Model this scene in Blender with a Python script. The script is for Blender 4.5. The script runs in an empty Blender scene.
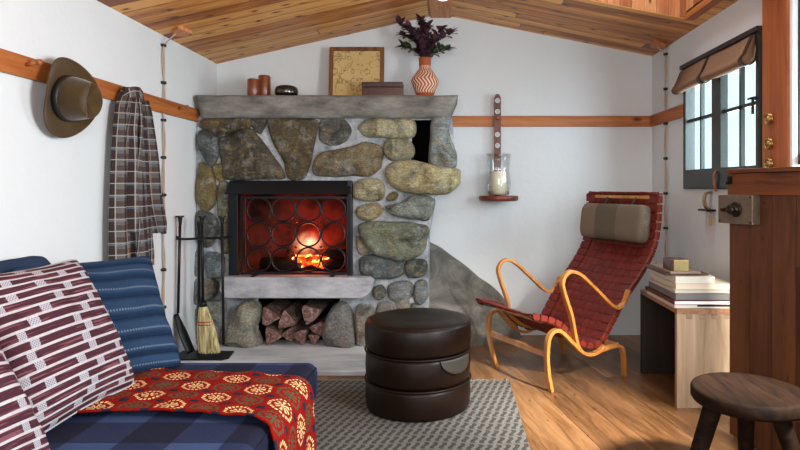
import bpy, bmesh, math, random
from mathutils import Vector, Matrix, noise as mnoise
from mathutils.geometry import tessellate_polygon
C = bpy.context.scene.collection
SC = bpy.context.scene
PI = math.pi
random.seed(7)
# ------------------------------------------------------------- camera, world, lights, exposure
F, CX, CY, H = 600.0, 450.0, 187.0, 1.15
cam = bpy.data.cameras.new('camera'); camo = bpy.data.objects.new('camera', cam); C.objects.link(camo)
camo.location = (0, 0, H); camo.rotation_euler = (PI/2, 0, 0)
cam.sensor_width = 36; cam.lens = 36*F/800
cam.shift_x = -(CX-400)/800; cam.shift_y = -(225-CY)/800
cam.clip_start = 0.05
SC.camera = camo
w = bpy.data.worlds.new('sky'); SC.world = w; w.use_nodes = True
w.node_tree.nodes['Background'].inputs[0].default_value = (0.70, 0.91, 1.0, 1)
w.node_tree.nodes['Background'].inputs[1].default_value = 1.0
SC.view_settings.view_transform = 'Standard'; SC.view_settings.look = 'None'
SC.view_settings.exposure = 0.75; SC.view_settings.gamma = 1.0; SC.view_settings.use_curve_mapping = False
try:
    SC.cycles.use_denoising = True; SC.cycles.denoiser = 'OPENIMAGEDENOISE'
    SC.cycles.max_bounces = 8; SC.cycles.diffuse_bounces = 5; SC.cycles.transparent_max_bounces = 12
    SC.cycles.caustics_reflective = False; SC.cycles.caustics_refractive = False
    SC.cycles.sample_clamp_indirect = 6
except Exception: pass
def area(name, loc, target, sx, sy, power, col, spread=180):
    l = bpy.data.lights.new(name, 'AREA'); l.shape = 'RECTANGLE'; l.size = sx; l.size_y = sy
    l.energy = power; l.color = col; l.spread = math.radians(spread)
    o = bpy.data.objects.new(name, l); C.objects.link(o); o.location = loc
    o.rotation_euler = (Vector(target)-Vector(loc)).to_track_quat('-Z', 'Y').to_euler()
    return o
area('daylight_side_window', (1.86, 3.52, 1.56), (0.0, 3.30, 1.50), 0.95, 0.78, 29, (0.86, 0.95, 1.0))
area('daylight_doorway', (2.05, 2.05, 1.35), (0.9, 3.0, 0.4), 0.6, 0.8, 9, (1.0, 0.97, 0.93), 90)
area('near_fill', (1.74, 1.135, 1.48), (-1.2, 1.65, 1.48), 0.92, 0.90, 84, (0.93, 0.97, 1.0))  # added fill at an unseen window, brightens the left wall and fireplace
area('near_key', (1.72, 1.25, 1.70), (1.02, 3.15, 0.05), 0.16, 0.20, 24, (1.0, 0.93, 0.84), 48)  # added warm key at the same unseen window, aimed at table and floor
area('rear_fill', (0.1, -1.10, 1.55), (-0.7, 4.0, 1.5), 2.0, 0.95, 38, (0.92, 0.96, 1.0))  # added soft fill from an unseen opening behind the camera
area('daylight_skylight', (1.0, 3.0, 3.05), (0.9, 3.1, 0), 0.9, 0.9, 9, (0.92, 0.97, 1.0))
# ------------------------------------------------------------- helpers
def P(px, py, Y): return Vector(((px-CX)/F*Y, Y, H-(py-CY)/F*Y))
def PX(px, Y): return (px-CX)/F*Y
def PZ(py, Y): return H-(py-CY)/F*Y
def lin(h):
    if isinstance(h, str):
        h = h.lstrip('#'); c = [int(h[i:i+2], 16)/255 for i in (0, 2, 4)]
        return tuple(((x/12.92) if x <= .04045 else ((x+.055)/1.055)**2.4) for x in c)+(1,)
    return tuple(h)+((1,) if len(h) == 3 else ())
class Mt:
    def __init__(s, name, col='#808080', rough=.6, metal=0., spec=.5, coat=0.):
        s.m = bpy.data.materials.new(name); s.m.use_nodes = True; s.t = s.m.node_tree
        s.b = s.t.nodes['Principled BSDF']; s.out = s.t.nodes['Material Output']
        s.set('Base Color', lin(col)); s.set('Roughness', rough); s.set('Metallic', metal)
        s.set('Specular IOR Level', spec); s.set('Coat Weight', coat)
    def set(s, k, v, node=None):
        i = (node or s.b).inputs[k]
        if isinstance(v, bpy.types.NodeSocket): s.t.links.new(v, i)
        else: i.default_value = v
        return s
    def n(s, typ, out=0, props=None, **ins):
        nd = s.t.nodes.new(typ)
        for k, v in (props or {}).items(): setattr(nd, k, v)
        for k, v in ins.items():
            k = int(k[1:]) if k[0] == '_' and k[1:].isdigit() else k.replace('_', ' ')
            s.set(k, v, nd)
        return nd.outputs[out]
    def co(s, kind='Object'): return s.n('ShaderNodeTexCoord', kind)
    def ma(s, op, a, b=0., c=0.): return s.n('ShaderNodeMath', 0, {'operation': op}, _0=a, _1=b, _2=c)
    def map(s, v, scale=(1, 1, 1), loc=(0, 0, 0), rot=(0, 0, 0)):
        return s.n('ShaderNodeMapping', 0, Vector=v, Scale=scale, Location=loc, Rotation=rot)
    def sep(s, v):
        nd = s.t.nodes.new('ShaderNodeSeparateXYZ'); s.set(0, v, nd); return nd.outputs
    def comb(s, x, y, z=0.): return s.n('ShaderNodeCombineXYZ', 0, _0=x, _1=y, _2=z)
    def noise(s, v, scale, detail=4, rough=.55, dist=0.):
        return s.n('ShaderNodeTexNoise', 0, Vector=v, Scale=scale, Detail=detail, Roughness=rough, Distortion=dist)
    def ramp(s, f, *st, interp='LINEAR'):
        nd = s.t.nodes.new('ShaderNodeValToRGB'); s.set(0, f, nd); cr = nd.color_ramp; cr.interpolation = interp
        while len(cr.elements) < len(st): cr.elements.new(.5)
        for e, (p, c) in zip(cr.elements, st):
            e.position = p; e.color = lin(c) if not isinstance(c, (int, float)) else (c, c, c, 1)
        return nd.outputs[0]
    def mix(s, f, a, b, blend='MIX'):
        nd = s.t.nodes.new('ShaderNodeMix'); nd.data_type = 'RGBA'; nd.blend_type = blend
        s.set(0, f, nd)
        for k, v in ((6, a), (7, b)):
            s.set(k, lin(v) if isinstance(v, str) else v, nd)
        return nd.outputs[2]
    def bump(s, h, strength=.3, dist=.01):
        s.set('Normal', s.n('ShaderNodeBump', 0, Height=h, Strength=strength, Distance=dist)); return s
    def col(s, v): return s.set('Base Color', v)
def plain(name, col, rough=.6, metal=0., spec=.5, var=.12, scale=18, bump=.08, coat=0.):
    m = Mt(name, col, rough, metal, spec, coat); v = m.co()
    n = m.noise(v, scale, 4); c = lin(col)
    dk = tuple(x*(1-var) for x in c[:3])+(1,); lt = tuple(min(1, x*(1+var)) for x in c[:3])+(1,)
    m.col(m.mix(n, dk, lt)); m.bump(m.noise(v, scale*4, 3), bump, .005)
    return m.m
def wood(name, c1, c2, c3, axis=0, rough=.5, grain=26, spec=.4, coat=0., knots=False):
    m = Mt(name, c2, rough, 0, spec, coat); v = m.co()
    s = [1, 1, 1]; s[axis] = .07
    v2 = m.map(v, tuple(s))
    a = m.noise(v2, grain, 5, .6, 1.2); b = m.noise(v2, grain*.22, 3, .5, .8)
    f = m.ma('ADD', m.ma('MULTIPLY', a, .55), m.ma('MULTIPLY', b, .45))
    c = m.ramp(f, (.36, c1), (.5, c2), (.64, c3))
    if knots:
        s2 = [1, 1, 1]; s2[axis] = .45
        k = m.n('ShaderNodeTexVoronoi', 0, Vector=m.map(v, tuple(s2)), Scale=5.0)
        c = m.mix(m.ramp(k, (.06, 1.), (.13, 0.)), c, '#2a1206')
    m.col(c); m.bump(a, .12, .004); return m.m
def planks(name, across, along, width, cols, length=1.6, rough=.45, gap=.02, rot=0., knot=.0, spec=.4, coord='Object', vary=.5, coat=0.):
    """boards: 'across' and 'along' are axis indices of the object's coordinates"""
    m = Mt(name, cols[1], rough, 0, spec, coat); v = m.map(m.co(coord), rot=(0, 0, rot)); xyz = m.sep(v)
    x = m.ma('DIVIDE', xyz[across], width); i = m.ma('FLOOR', x); fr = m.ma('SUBTRACT', x, i)
    r1 = m.n('ShaderNodeTexWhiteNoise', 0, {'noise_dimensions': '1D'}, W=i)
    y = m.ma('ADD', m.ma('DIVIDE', xyz[along], length), m.ma('MULTIPLY', r1, 7.3)); j = m.ma('FLOOR', y); fy = m.ma('SUBTRACT', y, j)
    r2 = m.n('ShaderNodeTexWhiteNoise', 0, {'noise_dimensions': '2D'}, Vector=m.comb(i, j))
    gv = m.comb(m.ma('MULTIPLY', fr, width), m.ma('MULTIPLY', xyz[along], .09), m.ma('MULTIPLY', r2, 40.))
    a = m.noise(gv, 34, 5, .6, 1.4); b = m.noise(gv, 9, 3, .5, 1.0)
    f = m.ma('ADD', m.ma('ADD', m.ma('MULTIPLY', a, .5), m.ma('MULTIPLY', b, .5)), m.ma('MULTIPLY', m.ma('SUBTRACT', r2, .5), vary*.3))
    c = m.ramp(f, (.33, cols[0]), (.5, cols[1]), (.67, cols[2]))
    if knot:
        kv = m.comb(m.ma('ADD', xyz[across], m.ma('MULTIPLY', i, 3.7)), m.ma('MULTIPLY', xyz[along], .5), 0.)
        kv = m.n('ShaderNodeVectorMath', 0, {'operation': 'ADD'}, _0=kv, _1=m.n('ShaderNodeVectorMath', 0, {'operation': 'SCALE'}, _0=m.n('ShaderNodeTexNoise', 1, Vector=xyz[0].node.inputs[0].links[0].from_socket, Scale=9., Detail=2.), Scale=.06))
        k = m.n('ShaderNodeTexVoronoi', 0, {'voronoi_dimensions': '2D'}, Vector=kv, Scale=6.0)
        c = m.mix(m.ramp(k, (knot*.45, .95), (knot*.8, .45), (knot*1.7, 0.)), c, '#2e1307')
    e = m.ma('MINIMUM', fr, m.ma('SUBTRACT', 1., fr)); g1 = m.ramp(e, (0., 0.), (gap, 1.))
    e2 = m.ma('MULTIPLY', m.ma('MINIMUM', fy, m.ma('SUBTRACT', 1., fy)), length/width); g2 = m.ramp(e2, (0., 0.), (gap*.8, 1.))
    g = m.mix(1., g1, g2, 'MULTIPLY')
    m.col(m.mix(m.ma('MULTIPLY', m.ma('SUBTRACT', 1., g), .8), c, '#1c0d05'))
    m.bump(m.ma('ADD', m.ma('MULTIPLY', a, .15), g), .35, .004)
    m.set('Roughness', m.ramp(a, (.3, rough-.08), (.7, rough+.12)))
    return m.m
def setp(o, label=None, cat=None, group=None, kind=None):
    for k, v in (('label', label), ('category', cat), ('group', group), ('kind', kind)):
        if v: o[k] = v
    return o
def thing(name, label, cat, loc=(0, 0, 0), rz=0, group=None):
    o = bpy.data.objects.new(name, None); C.objects.link(o); o.location = loc; o.rotation_euler = (0, 0, rz)
    o.empty_display_size = .05
    return setp(o, label, cat, group)
def link(name, me, mat=None, parent=None, smooth=False, loc=None, rot=None):
    o = bpy.data.objects.new(name, me); C.objects.link(o)
    if mat is not None:
        for q in (mat if isinstance(mat, (list, tuple)) else [mat]): me.materials.append(q)
    if parent: o.parent = parent
    if loc is not None: o.location = loc
    if rot is not None: o.rotation_euler = rot
    if smooth:
        for p in me.polygons: p.use_smooth = True
    return o
def obj(name, bm, mat=None, parent=None, smooth=False, loc=None, rot=None, normals=True):
    if normals: bmesh.ops.recalc_face_normals(bm, faces=bm.faces)
    me = bpy.data.meshes.new(name); bm.to_mesh(me); bm.free()
    return link(name, me, mat, parent, smooth, loc, rot)
def wnorm(o, bev=None, seg=2, angle=.6):
    if bev:
        b = o.modifiers.new('bevel', 'BEVEL'); b.width = bev; b.segments = seg; b.limit_method = 'ANGLE'; b.angle_limit = angle
        for p in o.data.polygons: p.use_smooth = True
        o.modifiers.new('wn', 'WEIGHTED_NORMAL').keep_sharp = True
    return o
def box(bm, lo, hi, mtx=None, mi=0):
    vs = [bm.verts.new((x, y, z)) for x in (lo[0], hi[0]) for y in (lo[1], hi[1]) for z in (lo[2], hi[2])]
    for q in ((0, 1, 3, 2), (4, 6, 7, 5), (0, 4, 5, 1), (2, 3, 7, 6), (0, 2, 6, 4), (1, 5, 7, 3)):
        f = bm.faces.new([vs[i] for i in q]); f.material_index = mi
    if mtx is not None: bmesh.ops.transform(bm, matrix=mtx, verts=vs)
    return vs
def bx(name, lo, hi, mat, parent=None, bev=.004, mtx=None):
    bm = bmesh.new(); box(bm, lo, hi, mtx); o = obj(name, bm, mat, parent)
    return wnorm(o, bev) if bev else o
def cyl(bm, p0, p1, r0, r1=None, seg=20, cap=True):
    r1 = r0 if r1 is None else r1; p0 = Vector(p0); p1 = Vector(p1); d = (p1-p0).normalized()
    a = d.orthogonal().normalized(); b = d.cross(a)
    R = [[bm.verts.new(p+(a*math.cos(t)+b*math.sin(t))*r) for t in [2*PI*i/seg for i in range(seg)]] for p, r in ((p0, r0), (p1, r1))]
    for i in range(seg):
        j = (i+1) % seg; bm.faces.new((R[0][i], R[0][j], R[1][j], R[1][i]))
    if cap: bm.faces.new(R[0][::-1]); bm.faces.new(R[1])
def tube(bm, pts, r, seg=10, cap=True, closed=False):
    pts = [Vector(p) for p in pts]; n = len(pts); rings = []; a = None
    for i, p in enumerate(pts):
        if closed: d = pts[(i+1) % n]-pts[i-1]
        else: d = pts[min(i+1, n-1)]-pts[max(i-1, 0)]
        d.normalize()
        a = d.orthogonal().normalized() if a is None else (a-d*a.dot(d)).normalized()
        b = d.cross(a); rr = r[i] if isinstance(r, (list, tuple)) else r
        rings.append([bm.verts.new(p+(a*math.cos(2*PI*k/seg)+b*math.sin(2*PI*k/seg))*rr) for k in range(seg)])
    for i in range(n if closed else n-1):
        A, B = rings[i], rings[(i+1) % n]
        for k in range(seg):
            l = (k+1) % seg; bm.faces.new((A[k], A[l], B[l], B[k]))
    if cap and not closed: bm.faces.new(rings[0][::-1]); bm.faces.new(rings[-1])
def smooth_path(pts, n=6, closed=False):
    pts = [Vector(p) for p in pts]; N = len(pts); out = []
    for i in range(N if closed else N-1):
        if closed: p0, p1, p2, p3 = pts[i-1], pts[i], pts[(i+1) % N], pts[(i+2) % N]
        else: p0, p1, p2, p3 = pts[max(i-1, 0)], pts[i], pts[i+1], pts[min(i+2, N-1)]
        for k in range(n):
            t = k/n
            out.append(.5*((2*p1)+(p2-p0)*t+(2*p0-5*p1+4*p2-p3)*t*t+(3*p1-p0-3*p2+p3)*t**3))
    if not closed: out.append(pts[-1])
    return out
def lathe(bm, prof, seg=40, c=(0, 0, 0), mtx=None):
    rings = []; c = Vector(c); allv = []
    for r, z in prof:
        ring = [bm.verts.new(c+Vector((max(r, 1e-4)*math.cos(2*PI*k/seg), max(r, 1e-4)*math.sin(2*PI*k/seg), z))) for k in range(seg)]
        rings.append(ring); allv += ring
    for A, B in zip(rings, rings[1:]):
        for k in range(seg):
            l = (k+1) % seg; bm.faces.new((A[k], A[l], B[l], B[k]))
    bm.faces.new(rings[0][::-1]); bm.faces.new(rings[-1])
    if mtx is not None: bmesh.ops.transform(bm, matrix=mtx, verts=allv)
def grid(fn, nu, nv, closed_u=False, uv=None):
    """surface fn(a,b), a,b in 0..1, with UVs from uv(a,b)"""
    bm = bmesh.new(); L = bm.loops.layers.uv.new('uv')
    V = [[bm.verts.new(fn(i/nu, j/nv)) for j in range(nv+1)] for i in range(nu if closed_u else nu+1)]
    for i in range(nu):
        for j in range(nv):
            i2 = (i+1) % len(V)
            f = bm.faces.new((V[i][j], V[i2][j], V[i2][j+1], V[i][j+1])); f.smooth = True
            for l, (a, b) in zip(f.loops, ((i, j), (i+1, j), (i+1, j+1), (i, j+1))):
                l[L].uv = uv(a/nu, b/nv) if uv else (a/nu, b/nv)
    return bm
def prism(bm, loops, to3, d0, d1, mi=0):
    """polygon with holes (2D loops, first is the outline) extruded from depth d0 to d1; to3(a,b,d)->xyz"""
    tris = tessellate_polygon([[Vector((a, b, 0)) for a, b in lp] for lp in loops])
    flat = [p for lp in loops for p in lp]
    A = [bm.verts.new(to3(a, b, d0)) for a, b in flat]; B = [bm.verts.new(to3(a, b, d1)) for a, b in flat]
    for t in tris:
        for S in (A, B):
            try: f = bm.faces.new([S[i] for i in t]); f.material_index = mi
            except ValueError: pass
    o = 0
    for lp in loops:
        n = len(lp)
        for i in range(n):
            j = (i+1) % n; f = bm.faces.new((A[o+i], A[o+j], B[o+j], B[o+i])); f.material_index = mi
        o += n
def rect(a0, b0, a1, b1): return [(a0, b0), (a1, b0), (a1, b1), (a0, b1)]
def ribbon(bm, pts, side, wd, th):
    """bent flat bar: pts lie in a plane whose normal is side; th in that plane"""
    side = Vector(side).normalized(); n = len(pts); R = []
    for i, p in enumerate(pts):
        d = (pts[min(i+1, n-1)]-pts[max(i-1, 0)]).normalized(); nn = d.cross(side).normalized()
        R.append([bm.verts.new(p+side*sx*wd/2+nn*sn*th/2) for sx, sn in ((-1, -1), (1, -1), (1, 1), (-1, 1))])
    for A, B in zip(R, R[1:]):
        for k in range(4): l = (k+1) % 4; bm.faces.new((A[k], A[l], B[l], B[k]))
    bm.faces.new(R[0][::-1]); bm.faces.new(R[-1])
XZ = lambda a, b, d: (a, d, b)
YZ = lambda a, b, d: (d, a, b)
XY = lambda a, b, d: (a, b, d)
# ------------------------------------------------------------- room numbers
XL, XR, YB, YN = -1.81, 1.57, 4.66, -1.2
EL, ER, RX, RZ = 2.106, 2.165, -0.08, 2.492      # eaves left/right, ridge
M = {}
def plaster():
    m = Mt('white_plaster', '#dcdcdc', .85, 0, .2); v = m.co()
    m.col(m.mix(m.noise(v, 1.6, 3), '#d3d8da', '#dce1e3')); m.bump(m.ma('ADD', m.noise(v, 5, 3), m.ma('MULTIPLY', m.noise(v, 40, 3), .15)), .25, .02); return m.m
M['plaster'] = plaster()
M['ceil_a'] = planks('pine_ceiling_boards', 1, 0, .118, ('#7c3c14', '#c27a33', '#e4a65a'), length=2.4, rough=.42, gap=.07, knot=.085, vary=1.3)
M['floor'] = planks('oak_floor_boards', 0, 1, .235, ('#50361f', '#765232', '#926d48'), length=1.9, rough=.36, gap=.012, rot=math.radians(-11.5), knot=.03, vary=.6, spec=.45)
M['trim'] = wood('cedar_trim', '#8a4a22', '#a9622f', '#bd7a40', 0, .5, 22, knots=True)
M['trimy'] = wood('cedar_trim_long', '#8a4a22', '#a9622f', '#bd7a40', 1, .5, 22)
M['trimz'] = wood('cedar_post', '#7a3a1a', '#9c5226', '#b56a35', 2, .5, 20, knots=True)
M['beam'] = wood('fir_beam', '#a05a30', '#c47c4c', '#dc9c6c', 1, .55, 30)
# floor
bm = bmesh.new(); box(bm, (XL-.15, YN-.15, -.08), (XR+.9, YB+.15, 0)); setp(obj('floor', bm, M['floor']), kind='structure')
# walls
bm = bmesh.new()
prism(bm, [[(XL, 0), (XR, 0), (XR, ER), (RX, RZ), (XL, EL)]], XZ, YB, YB+.15); setp(obj('wall_back', bm, M['plaster']), kind='structure')
bm = bmesh.new(); box(bm, (XL-.15, YN-.15, 0), (XL, YB+.15, EL+.12)); setp(obj('wall_left', bm, M['plaster']), kind='structure')
bm = bmesh.new()
prism(bm, [[(YN, 0), (1.93, 0), (1.93, 2.06), (2.765, 2.06), (2.765, 0), (YB+.15, 0), (YB+.15, ER+.12), (YN, ER+.12)], rect(3.015, 1.137, 4.01, 1.96), rect(.65, 1.0, 1.62, 1.96)], YZ, XR, XR+.07)
setp(obj('wall_right', bm, M['plaster']), kind='structure')
bm = bmesh.new()
prism(bm, [[(XL, 0), (XR, 0), (XR, ER), (RX, RZ), (XL, EL)], rect(-1.3, 1.0, 1.2, 2.05)], XZ, YN, YN-.12); setp(obj('wall_near', bm, M['plaster']), kind='structure')  # opening added behind the camera for the rear fill
# ceiling : left slope whole, right slope with the skylight opening
bm = bmesh.new()
sl = (RZ-EL)/(RX-XL); sr = (RZ-ER)/(XR-RX)
def zr(x): return RZ-sr*(x-RX)
def slab(x0, x1, y0, y1, zf, t=.05):
    vs = [bm.verts.new((x, y, zf(x)+dz)) for dz in (0, t) for x, y in ((x0, y0), (x1, y0), (x1, y1), (x0, y1))]
    for q in ((0, 1, 2, 3), (7, 6, 5, 4), (0, 4, 5, 1), (1, 5, 6, 2), (2, 6, 7, 3), (3, 7, 4, 0)): bm.faces.new([vs[i] for i in q])
slab(XL-.05, RX, YN, YB+.1, lambda x: RZ-sl*(RX-x))
slab(RX, .32, YN, 3.71, zr); slab(RX, XR+.05, 3.71, YB+.1, zr); slab(.32, XR+.05, YN, 2.2, zr); slab(1.46, XR+.05, 2.2, 3.71, zr)
setp(obj('ceiling', bm, M['ceil_a']), kind='structure')
# skylight shaft
M['shaft'] = planks('shaft_boards', 0, 2, .075, ('#8d4e28', '#b87444', '#d29a68'), length=3, rough=.5, gap=.03, knot=.06, vary=.9)
M['shafty'] = planks('shaft_side_boards', 1, 2, .075, ('#8d4e28', '#b87444', '#d29a68'), length=3, rough=.5, gap=.03, vary=.9)
bm = bmesh.new()
for ya in (3.708, 2.175): prism(bm, [[(.30, zr(.30)+.004), (1.5, zr(1.5)+.004), (1.5, 3.2), (.30, 3.2)]], XZ, ya, ya+.027)
o = obj('skylight_shaft', bm, M['shaft']); setp(o, kind='structure'); o.name = 'trim_7'
bm = bmesh.new(); box(bm, (.295, 2.2, zr(.32)+.003), (.32, 3.71, 3.2)); box(bm, (1.46, 2.2, 2.216), (1.485, 3.71, 3.2)); setp(obj('trim_8', bm, M['shafty']), kind='structure')
bm = bmesh.new(); box(bm, (1.445, 2.1, 2.178), (XR, 3.70, 2.215)); setp(obj('trim_1', bm, M['trimy']), kind='structure')
# ridge beam
setp(bx('trim_2', (-.150, YN, 2.462), (.012, YB, 2.60), M['beam'], bev=.003), kind='structure')
# junction boards on the ceiling above the cords
def onceil(px, py, left=True):
    k = (px-CX)/F; j = (CY-py)/F
    # solve H + j*Y = z(x), x = k*Y
    if left: Y = (RZ-sl*RX-H)/(j-sl*k)
    else: Y = (RZ+sr*RX-H)/(j+sr*k)
    return Vector((k*Y, Y, H+j*Y))
M['trimb'] = wood('raw_board', '#a9633a', '#c27c50', '#d5986b', 0, .55, 30)
for nm, pts, left in (('left', [(172, 33), (178, 25), (192, 30), (186, 33.5)], True), ('right', [(650, 44), (655, 39), (666, 44), (661, 48.5)], False)):
    bm = bmesh.new(); q = [onceil(a, b, left)-Vector((0, 0, .002)) for a, b in pts]
    A = [bm.verts.new(p+Vector((0, 0, .004))) for p in q]; B = [bm.verts.new(p-Vector((0, 0, .02))) for p in q]
    bm.faces.new(A); bm.faces.new(B)
    for i in range(4): bm.faces.new((A[i], A[(i+1) % 4], B[(i+1) % 4], B[i]))
    setp(obj('mounting_block', bm, M['trimb']), 'small flat wooden block on the ceiling above the %s wall cord' % nm, 'block')
# ceiling lamp above beam
t = thing('ceiling_lamp', 'round white lamp fixed under the ridge beam', 'lamp', (-.05, 4.10, 2.462))
bm = bmesh.new(); lathe(bm, [(.045, 0), (.048, -.004), (.048, -.014), (.044, -.018), (0, -.018)], 32); obj('lamp_base', bm, plain('white_enamel', '#f2f2ee', .3), t, True)
bm = bmesh.new(); lathe(bm, [(.040, -.018), (.036, -.03), (.022, -.036), (0, -.037)], 32)
m = Mt('lamp_glass', '#ffffff', .3); m.set('Emission Color', lin('#fff6e0')); m.set('Emission Strength', .8); obj('lamp_shade', bm, m.m, t, True)
# peg rails
def rail(name, lo, hi, mat): return setp(bx(name, lo, hi, mat, bev=.003), kind='structure')
r = rail('trim_3', (XL, YN, 1.612), (XL+.022, 4.27, 1.703), M['trimy'])
M['peg'] = wood('peg_wood', '#7a3f1c', '#97552a', '#a9683a', 0, .45, 30)
for y in (2.53, 2.80, 3.27, 3.95):
    bm = bmesh.new(); z = 1.665
    cyl(bm, (XL+.02, y, z), (XL+.075, y, z+.012), .008, .0095, 14); cyl(bm, (XL+.075, y, z+.012), (XL+.088, y, z+.014), .0135, .010, 14)
    obj('peg', bm, M['peg'], r, True)
r = rail('trim_4', (-.05, YB-.022, 1.617), (XR, YB, 1.700), M['trim'])
bm = bmesh.new(); cyl(bm, (.364, YB-.02, 1.664), (.364, YB-.075, 1.676), .009, .010, 14); cyl(bm, (.364, YB-.075, 1.676), (.364, YB-.088, 1.678), .014, .011, 14); obj('peg', bm, M['peg'], r, True)
rail('trim_5', (XR-.022, 4.012, 1.617), (XR, YB-.022, 1.703), M['trimy'])
# door post with white bead
setp(bx('trim_6', (XR-.03, 2.738, 0), (XR+.004, 2.962, ER+.0), M['trimz'], bev=.004), kind='structure')
M['whitep'] = plain('white_paint', '#f0efeb', .4)
setp(bx('trim_9', (XR-.022, 2.712, 0), (XR+.004, 2.736, 2.10), M['whitep'], bev=.002), kind='structure')
# ---- window_1
M['green'] = plain('dark_green_paint', '#171914', .38, var=.2)
def glassmat(name, col=(.9, .97, 1), a=.08):
    m = Mt(name); t = m.t
    tr = t.nodes.new('ShaderNodeBsdfTransparent'); tr.inputs[0].default_value = lin(col)
    gl = t.nodes.new('ShaderNodeBsdfGlossy'); gl.inputs['Roughness'].default_value = .05
    lwn = t.nodes.new('ShaderNodeLayerWeight'); lwn.inputs[0].default_value = .5; fr = t.nodes.new('ShaderNodeMath'); fr.operation = 'POWER'; t.links.new(lwn.outputs['Facing'], fr.inputs[0]); fr.inputs[1].default_value = 5.
    mx = t.nodes.new('ShaderNodeMixShader'); t.links.new(fr.outputs[0], mx.inputs[0]); t.links.new(tr.outputs[0], mx.inputs[1]); t.links.new(gl.outputs[0], mx.inputs[2])
    t.links.new(mx.outputs[0], m.out.inputs[0]); return m.m
M['glass'] = glassmat('window_glass')
t = thing('window_1', None, None, (0, 0, 0)); t['kind'] = 'structure'
x0, x1 = XR-.012, XR+.06
bm = bmesh.new(); prism(bm, [rect(3.013, 1.137, 4.012, 1.962), rect(3.030, 1.16, 3.985, 1.93)], YZ, x0, x1); wnorm(obj('window_frame', bm, M['green'], t), .003)
for (a, b) in ((3.032, 3.505), (3.515, 3.983)):
    wf = bm = bmesh.new()
    prism(bm, [rect(a-.012, 1.143, b+.003, 1.955), rect(a+.022 if a < 3.2 else a+.052, 1.262, b-.055 if a < 3.2 else b-.022, 1.88)], YZ, XR-.016, XR+.03)
    s = wnorm(obj('casement', bm, M['green'], t), .003)
    ga, gb = (a+.022, b-.055) if a < 3.2 else (a+.052, b-.022)
    bm = bmesh.new(); mid = (ga+gb)/2
    box(bm, (XR+.002, mid-.011, 1.262), (XR+.024, mid+.011, 1.88)); box(bm, (XR+.002, ga, 1.573), (XR+.024, gb, 1.593))
    obj('muntin', bm, M['green'], s)
    bx('pane', (XR+.012, ga, 1.262), (XR+.015, gb, 1.88), M['glass'], s, bev=0)
bm = bmesh.new(); cyl(bm, (XR-.005, 3.055, 1.60), (XR-.03, 3.055, 1.60), .008); box(bm, (XR-.034, 3.045, 1.52), (XR-.026, 3.06, 1.605)); box(bm, (XR-.034, 3.035, 1.597), (XR-.024, 3.10, 1.609))
obj('casement_latch', bm, plain('brown_iron', '#3a2620', .4, .6), t)
t = thing('added_window', None, None, (0, 0, 0)); t['kind'] = 'structure'  # unseen window added to carry the near fill and key
bm = bmesh.new(); prism(bm, [rect(.648, .998, 1.622, 1.962), rect(.69, 1.04, 1.125, 1.92), rect(1.145, 1.04, 1.58, 1.92)], YZ, x0, x1); wnorm(obj('window_frame', bm, M['green'], t), .003)
# outside the window
m = Mt('pale_render', '#cfe0ea', .9); v = m.co(); m.col(m.mix(m.ramp(m.noise(v, 5, 6, .7), (.38, 0.), (.62, 1.)), '#9dbbd0', '#d6e6ef')); m.bump(m.noise(v, 9, 6), 1., .08)
bm = bmesh.new(); box(bm, (4.2, -1, -.1), (4.35, 7.8, 3.4)); setp(obj('outside_wall', bm, m.m), kind='structure')
o = bpy.data.objects['outside_wall']; o.name = 'wall_outside'
m = plain('snowy_ground', '#c8d2d8', .9, scale=3)
bm = bmesh.new(); box(bm, (XR+.9, -1, -.14), (9, 16, -.10)); o = setp(obj('ground', bm, m), kind='structure'); o.name = 'floor_outside'
# ---- upper glazed leaf of the stable door : textured glass
t = thing('door_2', None, None); t['kind'] = 'structure'
bm = bmesh.new(); prism(bm, [rect(1.932, 1.25, 2.766, 2.058), rect(1.97, 1.30, 2.704, 2.03)], YZ, XR+.004, XR+.018); wnorm(obj('door_frame', bm, M['green'], t), .002)
m = Mt('x'); m.m = glassmat('door_glass')
bx('pane', (XR+.010, 1.97, 1.30), (XR+.016, 2.706, 2.03), m.m, t, bev=0)
# ---- lower leaf (door_1), ajar
M['door'] = planks('door_boards', 0, 2, .118, ('#341a0b', '#4c2a14', '#643c20'), length=4, rough=.45, gap=.035, vary=.5, knot=.03)
M['doorrail'] = wood('door_rail', '#452210', '#6a3a1c', '#824c28', 0, .45, 24)
t = bpy.data.objects.new('door_1', None); C.objects.link(t); t['kind'] = 'structure'
t.location = (1.29, 2.77, 0); t.rotation_euler = (0, 0, math.atan2(-.82, .28))
bx('door_panel', (0, .0, .012), (.862, .038, 1.13), M['door'], t, bev=.002)
bx('rail', (0, -.012, 1.115), (.862, .04, 1.212), M['doorrail'], t, bev=.003)
bx('ledge', (.012, -.03, 1.212), (.862, .05, 1.232), M['doorrail'], t, bev=.004)
M['iron'] = plain('aged_iron', '#2b2724', .42, .85, var=.35, scale=30, bump=.3)
M['ironp'] = plain('pitted_iron', '#75675a', .55, .6, var=.5, scale=26, bump=.4)
M['brass'] = plain('brass', '#b89a66', .28, 1., var=.15)
M['brassd'] = plain('dull_brass', '#8a6a3c', .4, 1., var=.3)
k = bx('door_lock', (-.022, -.045, .985), (.175, .0, 1.115), M['ironp'], t, bev=.003)
bm = bmesh.new(); lathe(bm, [(.0, 0), (.034, 0), (.034, .005), (.024, .008), (.014, .012), (.014, .028), (.020, .030), (.022, .036), (.016, .042), (0, .044)], 28, mtx=Matrix.Translation((.085, -.044, 1.05)) @ Matrix.Rotation(PI/2, 4, 'X'))
obj('knob', bm, M['iron'], k, True)
M['brassd2'] = plain('tarnished_brass', '#4a3a26', .5, 1., var=.4)
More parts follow.
